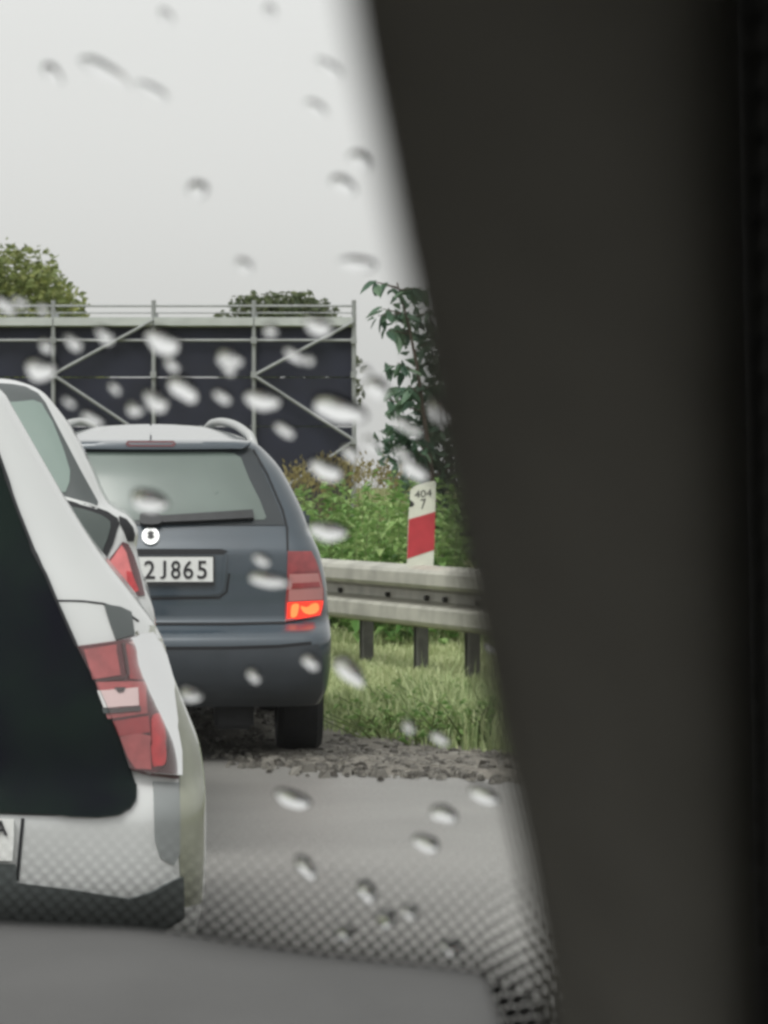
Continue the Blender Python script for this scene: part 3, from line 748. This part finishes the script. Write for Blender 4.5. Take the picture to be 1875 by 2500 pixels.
lens('side_lens', [(303, 1576), (338, 1578), (345, 1640), (350, 1666), (311, 1662), (300, 1600)], M['red_lens'])
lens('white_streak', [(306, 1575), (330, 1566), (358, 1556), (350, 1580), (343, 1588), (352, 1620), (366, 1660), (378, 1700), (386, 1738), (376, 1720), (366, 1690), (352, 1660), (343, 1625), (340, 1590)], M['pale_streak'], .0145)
lens('lens_edge', stroke([(296, 1574), (302, 1610), (308, 1650), (300, 1660), (232, 1665)], 7), M['brown_trim'], .0125)
lens('lens_frame', [(233, 1668), (350, 1668), (354, 1745), (262, 1757)], M['pink_lens'])
lens('reversing_lens', [(236, 1690), (330, 1684), (332, 1727), (252, 1731)], M['clear_lens'], .015)
lens('reversing_notch', [(276, 1684), (303, 1683), (297, 1694), (285, 1696)], M['grey_plastic'], .017)
lens('lens_bar', [(248, 1733), (336, 1729), (336, 1740), (252, 1744)], M['grey_plastic'], .0155)
lens('lower_lens', [(292, 1800), (335, 1790), (362, 1800), (366, 1880), (330, 1878), (312, 1850)], M['pink_lens'], .013)
lens('lower_band', [(275, 1762), (356, 1752), (360, 1790), (290, 1798)], M['red_lens'], .0135)
lens('bright_lens', [(364, 1760), (384, 1750), (394, 1790), (398, 1860), (378, 1872), (368, 1862)], M['bright_red_lens'], .014, True)
lens('edge_trim', [(408, 1790), (428, 1838), (429, 1900), (372, 1892), (400, 1868)], M['brown_trim'], .0125)
m, nt, b = new_mat('outer_lens'); tr = nt.nodes.new('ShaderNodeBsdfTransparent'); tr.inputs['Color'].default_value = (.92, .80, .80, 1)
gs = nt.nodes.new('ShaderNodeBsdfGlossy'); gs.inputs['Roughness'].default_value = .12; mx = nt.nodes.new('ShaderNodeMixShader'); fr = nt.nodes.new('ShaderNodeFresnel'); fr.inputs['IOR'].default_value = 1.6
nt.links.new(fr.outputs[0], mx.inputs[0]); nt.links.new(tr.outputs[0], mx.inputs[1]); nt.links.new(gs.outputs[0], mx.inputs[2]); nt.links.new(mx.outputs[0], nt.nodes['Material Output'].inputs['Surface'])
lens('outer_lens', [(190, 1584), (284, 1572), (331, 1561), (356, 1557), (370, 1578), (384, 1608), (402, 1670), (414, 1766), (427, 1836), (428, 1899), (369, 1893), (314, 1877), (287, 1784), (234, 1669)], m, .024)
# bumper, number plate
H.patch('bumper_seam', stroke([(56, 1998), (50, 2060), (42, 2150)], 8), M['seam'], off=.003, step=25, mirror='join')
H.patch('flank_shade', [(370, 1512), (398, 1552), (407, 1623), (449, 1734), (483, 1823), (496, 1938), (496, 2084), (491, 2205), (445, 2215), (437, 2100), (438, 1910), (435, 1834), (421, 1765), (409, 1669), (390, 1605), (362, 1552)], M['flank_reflection_paint'], off=.002, step=16, mirror='join')  # patch over the white flank with its darker reflection painted in
H.patch('bumper_side', [(374, 1908), (436, 1912), (438, 1990), (437, 2085), (424, 2112), (392, 2096), (378, 2050)], M['trim_grey'], off=.003, step=20, mirror='join')
H.patch('lower_bumper', [(HC, 2100), (38, 2110), (42, 2155), (192, 2174), (315, 2194), (369, 2177), (400, 2160), (425, 2148), (444, 2140), (446, 2240), (300, 2330), (HC, 2330)], M['grey_plastic'], off=.006, step=45, mirror='join')
pl = H.patch('number_plate', [(HC - 350, 2000), (34, 2000), (34, 2052), (30, 2100), (HC - 350, 2100)], M['plate_white'], off=.012, step=90)
c0 = H.I @ (H.hit(-14, 2038)[0] + H.hit(-14, 2038)[1] * .015); c1 = H.I @ (H.hit(19, 2038)[0] + H.hit(19, 2038)[1] * .015); c2 = H.I @ (H.hit(-14, 2004)[0] + H.hit(-14, 2004)[1] * .015)
text_mesh('lettering', 'A', (c1 - c0).length, (c2 - c0).length, M['ink'], pl, c0, (c1 - c0).normalized(), (c2 - c0).normalized(), .0012, 1, .02)
# ---- small white car between the two, mostly hidden
DX = 6.375
smc = car_root('small_car', 'white small car squeezed between hatchback and estate, showing one red lamp and window', ((-226 - 937.5) / F * DX, DX * K), 300)
ux = [(.2, .74), (.4, .775), (.6, .78), (.75, .772), (.80, .765), (.858, .742), (.918, .728), (.993, .712), (1.04, .718), (1.066, .708), (1.10, .675), (1.126, .625), (1.25, .565), (1.377, .500), (1.454, .445), (1.50, .40), (1.53, .335), (1.55, .25), (1.56, .08)]
vr = [(.2, .12), (.35, .02), (.5, 0), (.62, .02), (.9, .05), (1.0, .07), (1.1, .10), (1.3, .19), (1.45, .28), (1.5, .34), (1.53, .45), (1.55, .7), (1.56, 1.1)]
vf = [(.2, 3.0), (.4, 3.12), (.6, 3.1), (.75, 2.9), (.95, 2.5), (1.13, 2.2), (1.366, 1.85), (1.5, 1.6), (1.56, 1.35)]
vv_, ff_ = car_body(ux, ux, vr, vf, .2, 1.56, 80, rc0=.10, crown=.04)
body = build_body(vv_, ff_, M['white_paint'], smc, (.5, 2.5), .28, .78)
X = Skin(body, smc); X.dref = 10.3
for u in (-.67, .67):
    for v_ in (.5, 2.5): wheel(smc, u, v_, .28, .17)
XC = -226
rw = X.patch('rear_window', [(XC, 938), (0, 938), (30, 940), (62, 946), (92, 962), (110, 985), (150, 1062), (196, 1150), (238, 1226), (236, 1236), (160, 1212), (60, 1196), (XC, 1190)], M['grey_plastic'], off=.004, step=16, mirror='join')
X.patch('pane', [(XC, 985), (40, 984), (80, 980), (100, 988), (128, 1035), (158, 1110), (170, 1150), (170, 1178), (160, 1204), (100, 1196), (XC, 1184)], M['pale_glass'], parent=rw, off=.007, step=16, mirror='join')
X.patch('window_ledge', [(XC, 1192), (60, 1200), (160, 1214), (210, 1228), (240, 1240), (236, 1246), (160, 1222), (60, 1208), (XC, 1200)], M['rail_silver'], off=.006, step=16, mirror='join')
lw = X.patch('tailgate_panel', [(XC, 1206), (60, 1212), (160, 1222), (210, 1233), (262, 1252), (286, 1268), (290, 1280), (275, 1330), (254, 1376), (240, 1420), (XC, 1440)], M['seam'], off=.006, step=16, mirror='join')
X.patch('pane', [(XC, 1220), (160, 1236), (205, 1246), (248, 1260), (268, 1276), (270, 1288), (262, 1318), (245, 1358), (225, 1400), (XC, 1420)], M['side_glass'], parent=lw, off=.009, step=16, mirror='join')
X.patch('shoulder_gap', [(290, 1262), (308, 1270), (322, 1288), (327, 1306), (324, 1322), (312, 1322), (303, 1300), (292, 1280)], M['seam'], off=.005, step=10, mirror='join')
xl = X.patch('tail_lamp', [(298, 1323), (310, 1328), (322, 1352), (338, 1400), (351, 1455), (300, 1458), (262, 1420), (240, 1400), (256, 1380)], M['deep_red_lens'], off=.006, step=12, mirror='copy')
X.patch('lens', [(294, 1332), (304, 1350), (318, 1400), (330, 1446), (318, 1452), (270, 1424), (256, 1392)], M['pink_bright'], parent=xl, off=.010, step=12)
X.patch('lens_glow', [(306, 1396), (316, 1398), (334, 1444), (322, 1449), (308, 1426)], M['bright_red_lens'], parent=xl, off=.012, step=12)

# ------------------------------------------------------------------ the car we sit in
cab = empty('car_interior', 'dark cabin in the foreground with a wide windscreen pillar and a grey dashboard', 'car interior', (0, 0, .0))
def pane_d(x, y): return .60 + .000132 * (y + 300) - .00004 * (x - 350) - .00000003 * max(0, x - 600) ** 2
dash_edge = [(-1400, 2190), (-600, 2220), (0, 2253), (363, 2270), (590, 2304), (844, 2337), (1120, 2366), (1181, 2385), (1204, 2430), (1220, 2500), (1240, 2640), (1300, 2800), (1650, 2900)]
de_ = crom(dash_edge, 4, False)
def dash_y(x): return interp(de_, x)
def piller_x(y): return interp(pl_, y)
pl_ = crom([(-500, 815), (-200, 850), (0, 884), (113, 904), (373, 960), (599, 1010), (791, 1058), (1130, 1125), (1469, 1195), (1695, 1235), (2090, 1318), (2316, 1355), (2500, 1382), (2900, 1450)], 4, False)
# windscreen pane
vs, fs = [], []; nx, ny = 26, 30
for j in range(ny + 1):
    for i in range(nx + 1):
        x = -1500 + 3200 * i / nx; y = -700 + 3300 * j / ny; vs.append(P(x, y, pane_d(x, y)))
for j in range(ny):
    for i in range(nx): a = j * (nx + 1) + i; fs.append((a, a + 1, a + nx + 2, a + nx + 1))
m, nt, b = new_mat('windscreen_glass')
tr = nt.nodes.new('ShaderNodeBsdfTransparent'); tr.inputs['Color'].default_value = (.97, .98, .97, 1)
gs = nt.nodes.new('ShaderNodeBsdfGlossy'); gs.inputs['Roughness'].default_value = .02
mx = nt.nodes.new('ShaderNodeMixShader'); mx.inputs[0].default_value = .035
nt.links.new(tr.outputs[0], mx.inputs[1]); nt.links.new(gs.outputs[0], mx.inputs[2]); nt.links.new(mx.outputs[0], nt.nodes['Material Output'].inputs['Surface'])
ws = pyd('windscreen', vs, fs, m, cab, True)

# printed dot band of the windscreen: dots grow together towards the glass edge
def frit_mat(name, a, b_, rmax, tmax, r0, col=(.03, .03, .029)):
    m, nt, b = new_mat(name); N = nt.nodes; L = nt.links
    b.inputs['Base Color'].default_value = (*col, 1); b.inputs['Roughness'].default_value = .6
    uv = N.new('ShaderNodeUVMap'); sep = N.new('ShaderNodeSeparateXYZ'); L.new(uv.outputs[0], sep.inputs[0])
    def mth(op, x, y=None, z=None):
        n = N.new('ShaderNodeMath'); n.operation = op
        for i, q in enumerate((x, y, z)):
            if q is None: continue
            if isinstance(q, (int, float)): n.inputs[i].default_value = q
            else: L.new(q, n.inputs[i])
        return n.outputs[0]
    row = mth('DIVIDE', sep.outputs['Y'], b_); ri = mth('FLOOR', row); rf = mth('SUBTRACT', mth('FRACT', row), .5)
    colx = mth('ADD', mth('DIVIDE', sep.outputs['X'], a), mth('MULTIPLY', mth('MODULO', ri, 2.0), .5)); cf = mth('SUBTRACT', mth('FRACT', colx), .5)
    dx = mth('MULTIPLY', cf, a); dy = mth('MULTIPLY', rf, b_)
    dist = mth('SQRT', mth('ADD', mth('MULTIPLY', dx, dx), mth('MULTIPLY', dy, dy)))
    t = mth('DIVIDE', sep.outputs['Y'], tmax); rad = mth('ADD', mth('MULTIPLY', mth('POWER', mth('MAXIMUM', mth('SUBTRACT', 1.0, t), 0.0), 1.15), rmax - r0), r0)
    alpha = mth('LESS_THAN', dist, rad)
    tr = N.new('ShaderNodeBsdfTransparent'); mx = N.new('ShaderNodeMixShader')
    L.new(alpha, mx.inputs[0]); L.new(tr.outputs[0], mx.inputs[1]); L.new(b.outputs[0], mx.inputs[2]); L.new(mx.outputs[0], N['Material Output'].inputs['Surface'])
    return m
def band(name, pts0, pts1, width, mat, parent):
    """strip from the glass edge pts0 to pts1 with metre coordinates along and across"""
    KB = 10; vs, fs, uvs = [], [], []; sacc = 0; prev = None
    for p, q in zip(pts0, pts1):
        if prev is not None: sacc += (p - prev).length
        prev = p
        for k in range(KB + 1): vs.append(p.lerp(q, k / KB)); uvs.append((sacc + 5, k / KB * (q - p).length))
    for i in range(len(pts0) - 1):
        for k in range(KB): a = i * (KB + 1) + k; fs.append((a, a + KB + 1, a + KB + 2, a + 1))
    o = pyd(name, vs, fs, mat, parent); ul = o.data.uv_layers.new(name='UVMap')
    for lp_ in o.data.loops: ul.data[lp_.index].uv = uvs[lp_.vertex_index]
    return o
xs = [-900 + 20 * i for i in range(120)]
old_ = [(-1400, 2190), (-600, 2220), (0, 2253), (363, 2270), (590, 2304), (844, 2337), (1181, 2376), (1330, 2440), (1500, 2520)]
def fy_(x): return interp(old_, x)
p0 = [P(x, fy_(x) + 8, pane_d(x, fy_(x)) - .002) for x in xs]
p1 = [P(x + 25, fy_(x) - 265 - max(0, x - 300) * .05, pane_d(x, fy_(x) - 265) - .002) for x in xs]
band('dot_band', p0, p1, .05, frit_mat('frit_lower', .0070, .0050, .0031, .082, .0003), ws)
xs2 = [1100 + 20 * i for i in range(22)]
band('dot_band', [P(x, 2640, pane_d(x, 2500) - .002) for x in xs2], [P(x, fy_(x) + 9, pane_d(x, fy_(x)) - .002) for x in xs2], .05, frit_mat('frit_corner', .0074, .0066, .0043, .06, .0036), ws)
ys = [700 + 40 * i for i in range(52)]
def bw(y): return interp([(700, 0), (900, 60), (1100, 90), (1400, 90), (1800, 80), (2300, 70), (2900, 60)], y)
p0 = [P(piller_x(y) + 80, y, pane_d(piller_x(y), y) - .003) for y in ys]
p1 = [P(piller_x(y) - bw(y), y, pane_d(piller_x(y), y) - .003) for y in ys]
band('dot_band', p0, p1, .03, frit_mat('frit_side', .0020, .0018, .00098, .042, .0001, (.16, .157, .145)), ws)  # dots paler here: veiling light beside the pillar is put into their colour

# pillar trim: rounded section that follows the right edge of the glass
vs, fs = [], []; KP = 20; ysp = [-600 + 100 * i for i in range(36)]
for y in ysp:
    xl = piller_x(y) + interp([(-500, -36), (400, -40), (900, -50), (1400, -58), (2000, -48), (2600, -38)], y); xr = interp([(-600, 1825), (0, 1832), (1200, 1845), (2500, 1860), (2900, 1868)], y); d = pane_d(xl, y) * .28
    A = P(xl, y, d); B = P(xr, y, d - .01); W = B - A; up = Vector((0, -1, 0))
    for k in range(KP + 1):
        t = k / KP; vs.append(A + W * (.35 * t + .65 * (1 - math.cos(math.pi * t)) / 2) + up * .035 * math.sin(math.pi * t ** 2.0))
    for k in range(1, KP):
        t = 1 - k / KP; vs.append(A + W * (.35 * t + .65 * (1 - math.cos(math.pi * t)) / 2) - up * .012 * math.sin(math.pi * t))
n_ = 2 * KP
for i in range(len(ysp) - 1):
    for k in range(n_): fs.append((i * n_ + k, i * n_ + (k + 1) % n_, (i + 1) * n_ + (k + 1) % n_, (i + 1) * n_ + k))
pyd('pillar_trim', vs, fs, M['cabin_trim'], cab, True)
bm = bmesh.new(); pr = None
for y in ysp:
    xr = interp([(-600, 1838), (0, 1846), (1200, 1860), (2500, 1874), (2900, 1880)], y); d = pane_d(1300, y) - .06; q = P(xr, y, d)
    if pr is not None: add_tube(bm, pr, q, .0032, 8)
    pr = q
bm_obj('door_seal', bm, M['cabin_dark'], cab, True)
# dashboard: from the foot of the windscreen towards the seats
vs, fs = [], []; KD = 24; dx_ = de_
zs0 = None
for x, y in dx_:
    A = P(x, y, pane_d(x, y) - .004)
    for k in range(KD + 1):
        t = k / KD; p = Vector((A.x * (1 + .15 * t), A.y - .52 * t, A.z + .006 * math.sin(math.pi * min(1, t * 2.2)) - .02 * t - .16 * max(0, t - .7) ** 1.3)); vs.append(p)
for i in range(len(dx_) - 1):
    for k in range(KD): a = i * (KD + 1) + k; fs.append((a, a + 1, a + KD + 2, a + KD + 1))
ds = pyd('dashboard', vs, fs, M['dash'], cab, True)
md_ = ds.modifiers.new('thick', 'SOLIDIFY'); md_.thickness = .03; md_.offset = 1 if False else -1
# cabin shell: headliner, doors, bulkheads, bonnet
def cab_box(name, lo, hi, mat):
    bm = bmesh.new(); add_box(bm, [(a + b) / 2 for a, b in zip(lo, hi)], [b - a for a, b in zip(lo, hi)]); bmesh.ops.bevel(bm, geom=bm.edges[:], offset=.012, segments=2, affect='EDGES')
    return bm_obj(name, bm, mat, cab)
cab_box('headliner', (-1.22, -1.7, 1.385), (.36, .82, 1.43), M['headliner'])
cab_box('door_panel', (.26, -1.7, .30), (.32, 1.2, .98), M['cabin_dark'])
cab_box('door_panel', (-1.22, -1.7, .30), (-1.16, 1.3, .98), M['cabin_dark'])
cab_box('centre_post', (.26, -.55, .98), (.32, -.43, 1.39), M['cabin_dark'])
cab_box('centre_post', (-1.22, -.55, .98), (-1.16, -.43, 1.39), M['cabin_dark'])
cab_box('side_light_blocker', (.27, -1.7, 1.2), (.33, 1.0, 1.39), M['cabin_dark'])  # added unseen panel that shuts out light above the right door
cab_box('side_window_blocker', (.285, -1.69, .97), (.295, 1.0, 1.22), M['dark_glass'])  # added near-opaque sheet, out of view, stops side light reaching the pillar
cab_box('rear_bulkhead', (-1.22, -1.76, .30), (.32, -1.7, 1.1), M['cabin_dark'])
cab_box('seat_back', (-.30, -.72, .45), (.20, -.55, 1.12), M['cabin_dark'])
cab_box('seat_back', (-1.0, -.72, .45), (-.52, -.55, 1.12), M['cabin_dark'])
cab_box('floor_pan', (-1.22, -1.7, .24), (.32, 3.0, .30), M['cabin_dark'])
vs = []; fs = []
for i, y in enumerate(ysp):
    for x, dd in ((1780, -.02), (2080, -.06), (2080, -.10), (1780, -.06)):
        p = P(x, y, pane_d(1300, y)); vs.append(p + Vector((0, dd + .06, 0)))
for i in range(len(ysp) - 1):
    for k in range(4): fs.append((i * 4 + k, i * 4 + (k + 1) % 4, i * 4 + 4 + (k + 1) % 4, i * 4 + 4 + k))
pyd('door_frame', vs, fs, M['cabin_dark'], cab)
vs = []; fs = []
for j, (y, z) in enumerate(((1.65, .89), (1.9, .855), (2.3, .79), (2.7, .71), (2.95, .60), (3.02, .45), (3.0, .28))):
    for i in range(9):
        u = -1 + 2 * i / 8; vs.append((-.46 + .78 * u, y - .12 * u ** 4, z - .05 * u ** 4))
for j in range(6):
    for i in range(8): a = j * 9 + i; fs.append((a, a + 1, a + 10, a + 9))
pyd('bonnet', vs, fs, M['slate_paint'], cab, True)

# ------------------------------------------------------------------ raindrops on the windscreen
m, nt, b = new_mat('water')
for n_ in list(nt.nodes):
    if n_.type != 'OUTPUT_MATERIAL': nt.nodes.remove(n_)
rf = nt.nodes.new('ShaderNodeBsdfRefraction'); rf.inputs['IOR'].default_value = 1.33; rf.inputs['Roughness'].default_value = 0.0
nt.links.new(rf.outputs[0], nt.nodes['Material Output'].inputs['Surface'])
M['water'] = m
def drop_mesh(seed, hgt):
    rg = random.Random(seed); vs, fs = [(0, 0, hgt)], []; NR, NA = 7, 20
    ph = [rg.uniform(0, 6.28) for _ in range(3)]
    def rr(a): return 1 + .10 * math.cos(2 * a + ph[0]) + .06 * math.cos(3 * a + ph[1]) + .03 * math.cos(5 * a + ph[2])
    for k in range(1, NR + 1):
        t = k / NR; r = math.sin(t * math.pi / 2); z = hgt * math.cos(t * math.pi / 2) ** .85 if t < 1 else 0
        for i in range(NA): a = 2 * math.pi * i / NA; vs.append((r * rr(a) * math.cos(a), r * rr(a) * math.sin(a), z))
    for i in range(NA): fs.append((0, 1 + i, 1 + (i + 1) % NA))
    for k in range(NR - 1):
        for i in range(NA): a = 1 + k * NA + i; b_ = 1 + k * NA + (i + 1) % NA; fs.append((a, a + NA, b_ + NA, b_))
    fs.append(tuple(1 + (NR - 1) * NA + i for i in range(NA))[::-1])
    me = bpy.data.meshes.new('raindrop'); me.from_pydata(vs, [], fs); me.update()
    me.polygons.foreach_set('use_smooth', [True] * (len(fs) - 1) + [False]); me.set_sharp_from_angle(angle=R(60)); me.materials.append(M['water'])
    return me
dm = [drop_mesh(i, h) for i, h in enumerate((.42, .5, .36, .55, .45))]
def drop(x, y, wx, wy, label, rot=0, group='raindrops on the windscreen'):
    d = pane_d(x, y); c = P(x, y, d); e = 4
    tx = (P(x + e, y, pane_d(x + e, y)) - c).normalized(); ty = (P(x, y - e, pane_d(x, y - e)) - c); ty = (ty - tx * ty.dot(tx)).normalized(); nz_ = tx.cross(ty)
    if nz_.y < 0: nz_ = -nz_
    o = bpy.data.objects.new('raindrop', dm[(int(x) * 7 + int(y)) % 5]); COL.objects.link(o)
    fore = abs(ty.z)
    sx = wx * .5 * d / F; sy = wy * .5 * d / F / max(.4, fore)
    Mx = Matrix((tx, ty, nz_)).transposed().to_4x4()
    o.matrix_basis = Matrix.Translation(c + nz_ * .0006) @ Mx @ Matrix.Rotation(rot, 4, 'Z') @ Matrix.Diagonal((sx, sy, (sx + sy) / 2, 1))
    return tag(o, label, 'raindrop', group)
named = [
 (396, 839, 76, 54, 'bright raindrop over the upper scaffolding, on the second post', -.3), (445, 953, 62, 54, 'round bright raindrop over the dark panel, above the estate car roof', 0),
 (559, 879, 54, 44, 'oval raindrop on the dark panel left of the third scaffolding post', -.4), (380, 982, 50, 50, 'raindrop hanging on the scaffolding post just above the estate roof', 0),
 (640, 980, 78, 44, 'slanting raindrop across the third scaffolding post', -.4), (825, 1004, 118, 56, 'large bright raindrop near the right end of the scaffolding', -.1),
 (98, 904, 66, 56, 'raindrop beside the hatchback roof', -.5), (776, 800, 60, 42, 'faint raindrop at the upper right corner of the dark panels', 0),
 (917, 951, 56, 46, 'pale raindrop over the edge of the young tree', 0), (1060, 1009, 56, 56, 'pale raindrop nearest the pillar, over the young tree', -.5),
 (1009, 1150, 56, 46, 'raindrop just above the marker post', 0), (795, 1151, 72, 46, 'raindrop over the weeds below the scaffolding corner', -.3),
 (800, 1300, 86, 44, 'long pale raindrop beside the estate car shoulder', -.2), (363, 1226, 74, 52, 'raindrop in the middle of the estate rear window', -.2),
 (654, 1419, 96, 40, 'elongated raindrop next to the lit tail lamp', -.25), (850, 1640, 66, 84, 'large raindrop over the grass below the guardrail', .3),
 (713, 1955, 88, 46, 'bright raindrop over the road in front of the gravel edge', -.4), (1081, 1991, 70, 46, 'raindrop over the road, second from the pillar', .3),
 (1178, 1943, 76, 50, 'raindrop over the road right beside the pillar', -.4), (1039, 2063, 64, 50, 'squat raindrop over the road just above the dots', 0),
 (744, 2120, 44, 64, 'raindrop among the dots below the gravel edge', 0), (894, 2180, 48, 60, 'raindrop in the middle of the dot band', -.2), (942, 2246, 46, 56, 'raindrop low in the dot band', -.4),
 (840, 2280, 52, 40, 'raindrop close to the dashboard edge', 0), (1099, 2317, 60, 44, 'raindrop at the right end of the dot band', -.2),
 (253, 182, 50, 74, 'dark elongated raindrop against the upper sky', .6), (373, 228, 38, 46, 'raindrop against the sky, right of the darkest one', .5), (772, 268, 38, 40, 'raindrop against the sky left of the pillar top', .3),
 (877, 396, 54, 44, 'upper raindrop of the close pair beside the pillar', 0), (836, 456, 60, 40, 'lower raindrop of the close pair beside the pillar', 0), (873, 650, 96, 32, 'flat wide raindrop against the low sky by the pillar', 0), (638, 1370, 40, 34, 'small raindrop on the estate tailgate', 0)]
for x, y, a, b_, lab, ro in named:
    q = 1.18 if 780 < y < 1320 else 1.0
    drop(x, y, a * q, b_ * q, lab, ro)
small = [(111, 847, 'left of the first scaffolding post'), (179, 839, 'right of the first scaffolding post, under the platform'), (255, 822, 'on the rising brace near the second post'), (418, 893, 'just right of the second scaffolding post'),
 (716, 871, 'left one of a touching pair in the right scaffolding bay'), (754, 882, 'right one of a touching pair in the right scaffolding bay'), (542, 972, 'on the dark panel above the estate roof rail'), (694, 1053, 'lowest on the dark panel in the right bay'),
 (168, 985, 'on the dark panel beside the small white car roof'), (328, 1001, 'touching the brace above the estate roof'), (279, 950, 'faint, under the falling brace of the left bay'), (225, 1026, 'where the estate roof meets the small white car'),
 (854, 1110, 'at the foot of the right end scaffolding post'), (890, 912, 'against the sky between scaffolding and young tree'), (10, 748, 'at the left edge over the tree crown'), (49, 741, 'over the lower tree crown, second from the left edge'),
 (103, 757, 'over the tree crown near the first post'), (659, 809, 'under the platform right of the third post'), (980, 1037, 'left one of a pair over the young tree foot'), (1009, 1054, 'right one of a pair over the young tree foot'),
 (908, 1088, 'over the weeds left of the young tree'), (987, 1117, 'above the marker post, upper left of a larger drop'), (618, 1652, 'on the estate bumper, nearer the wheel'), (465, 1697, 'low on the estate bumper beside the hatchback'),
 (757, 1619, 'on the right corner of the estate bumper'), (997, 1776, 'over the lower edge of the verge grass'), (1073, 1805, 'over the grass and gravel edge near the pillar'), (1185, 1588, 'by the pillar in front of the right guardrail post'),
 (595, 652, 'against the low sky above the scaffolding rail'), (481, 468, 'alone in the middle of the sky'), (127, 184, 'against the sky at the far left'), (405, 44, 'near the top edge, left of the middle'),
 (658, 32, 'near the top edge, right of the middle'), (804, 171, 'against the sky close to the upper pillar'), (1000, 2230, 'among the printed dots toward the pillar'), (560, 905, 'beside an oval drop left of the third post')]
rng = random.Random(9)
for x, y, where in small:
    q = rng.uniform(24, 46)
    drop(x, y, q * rng.uniform(.9, 1.15), q, 'small raindrop ' + where, rng.uniform(-.5, .5))
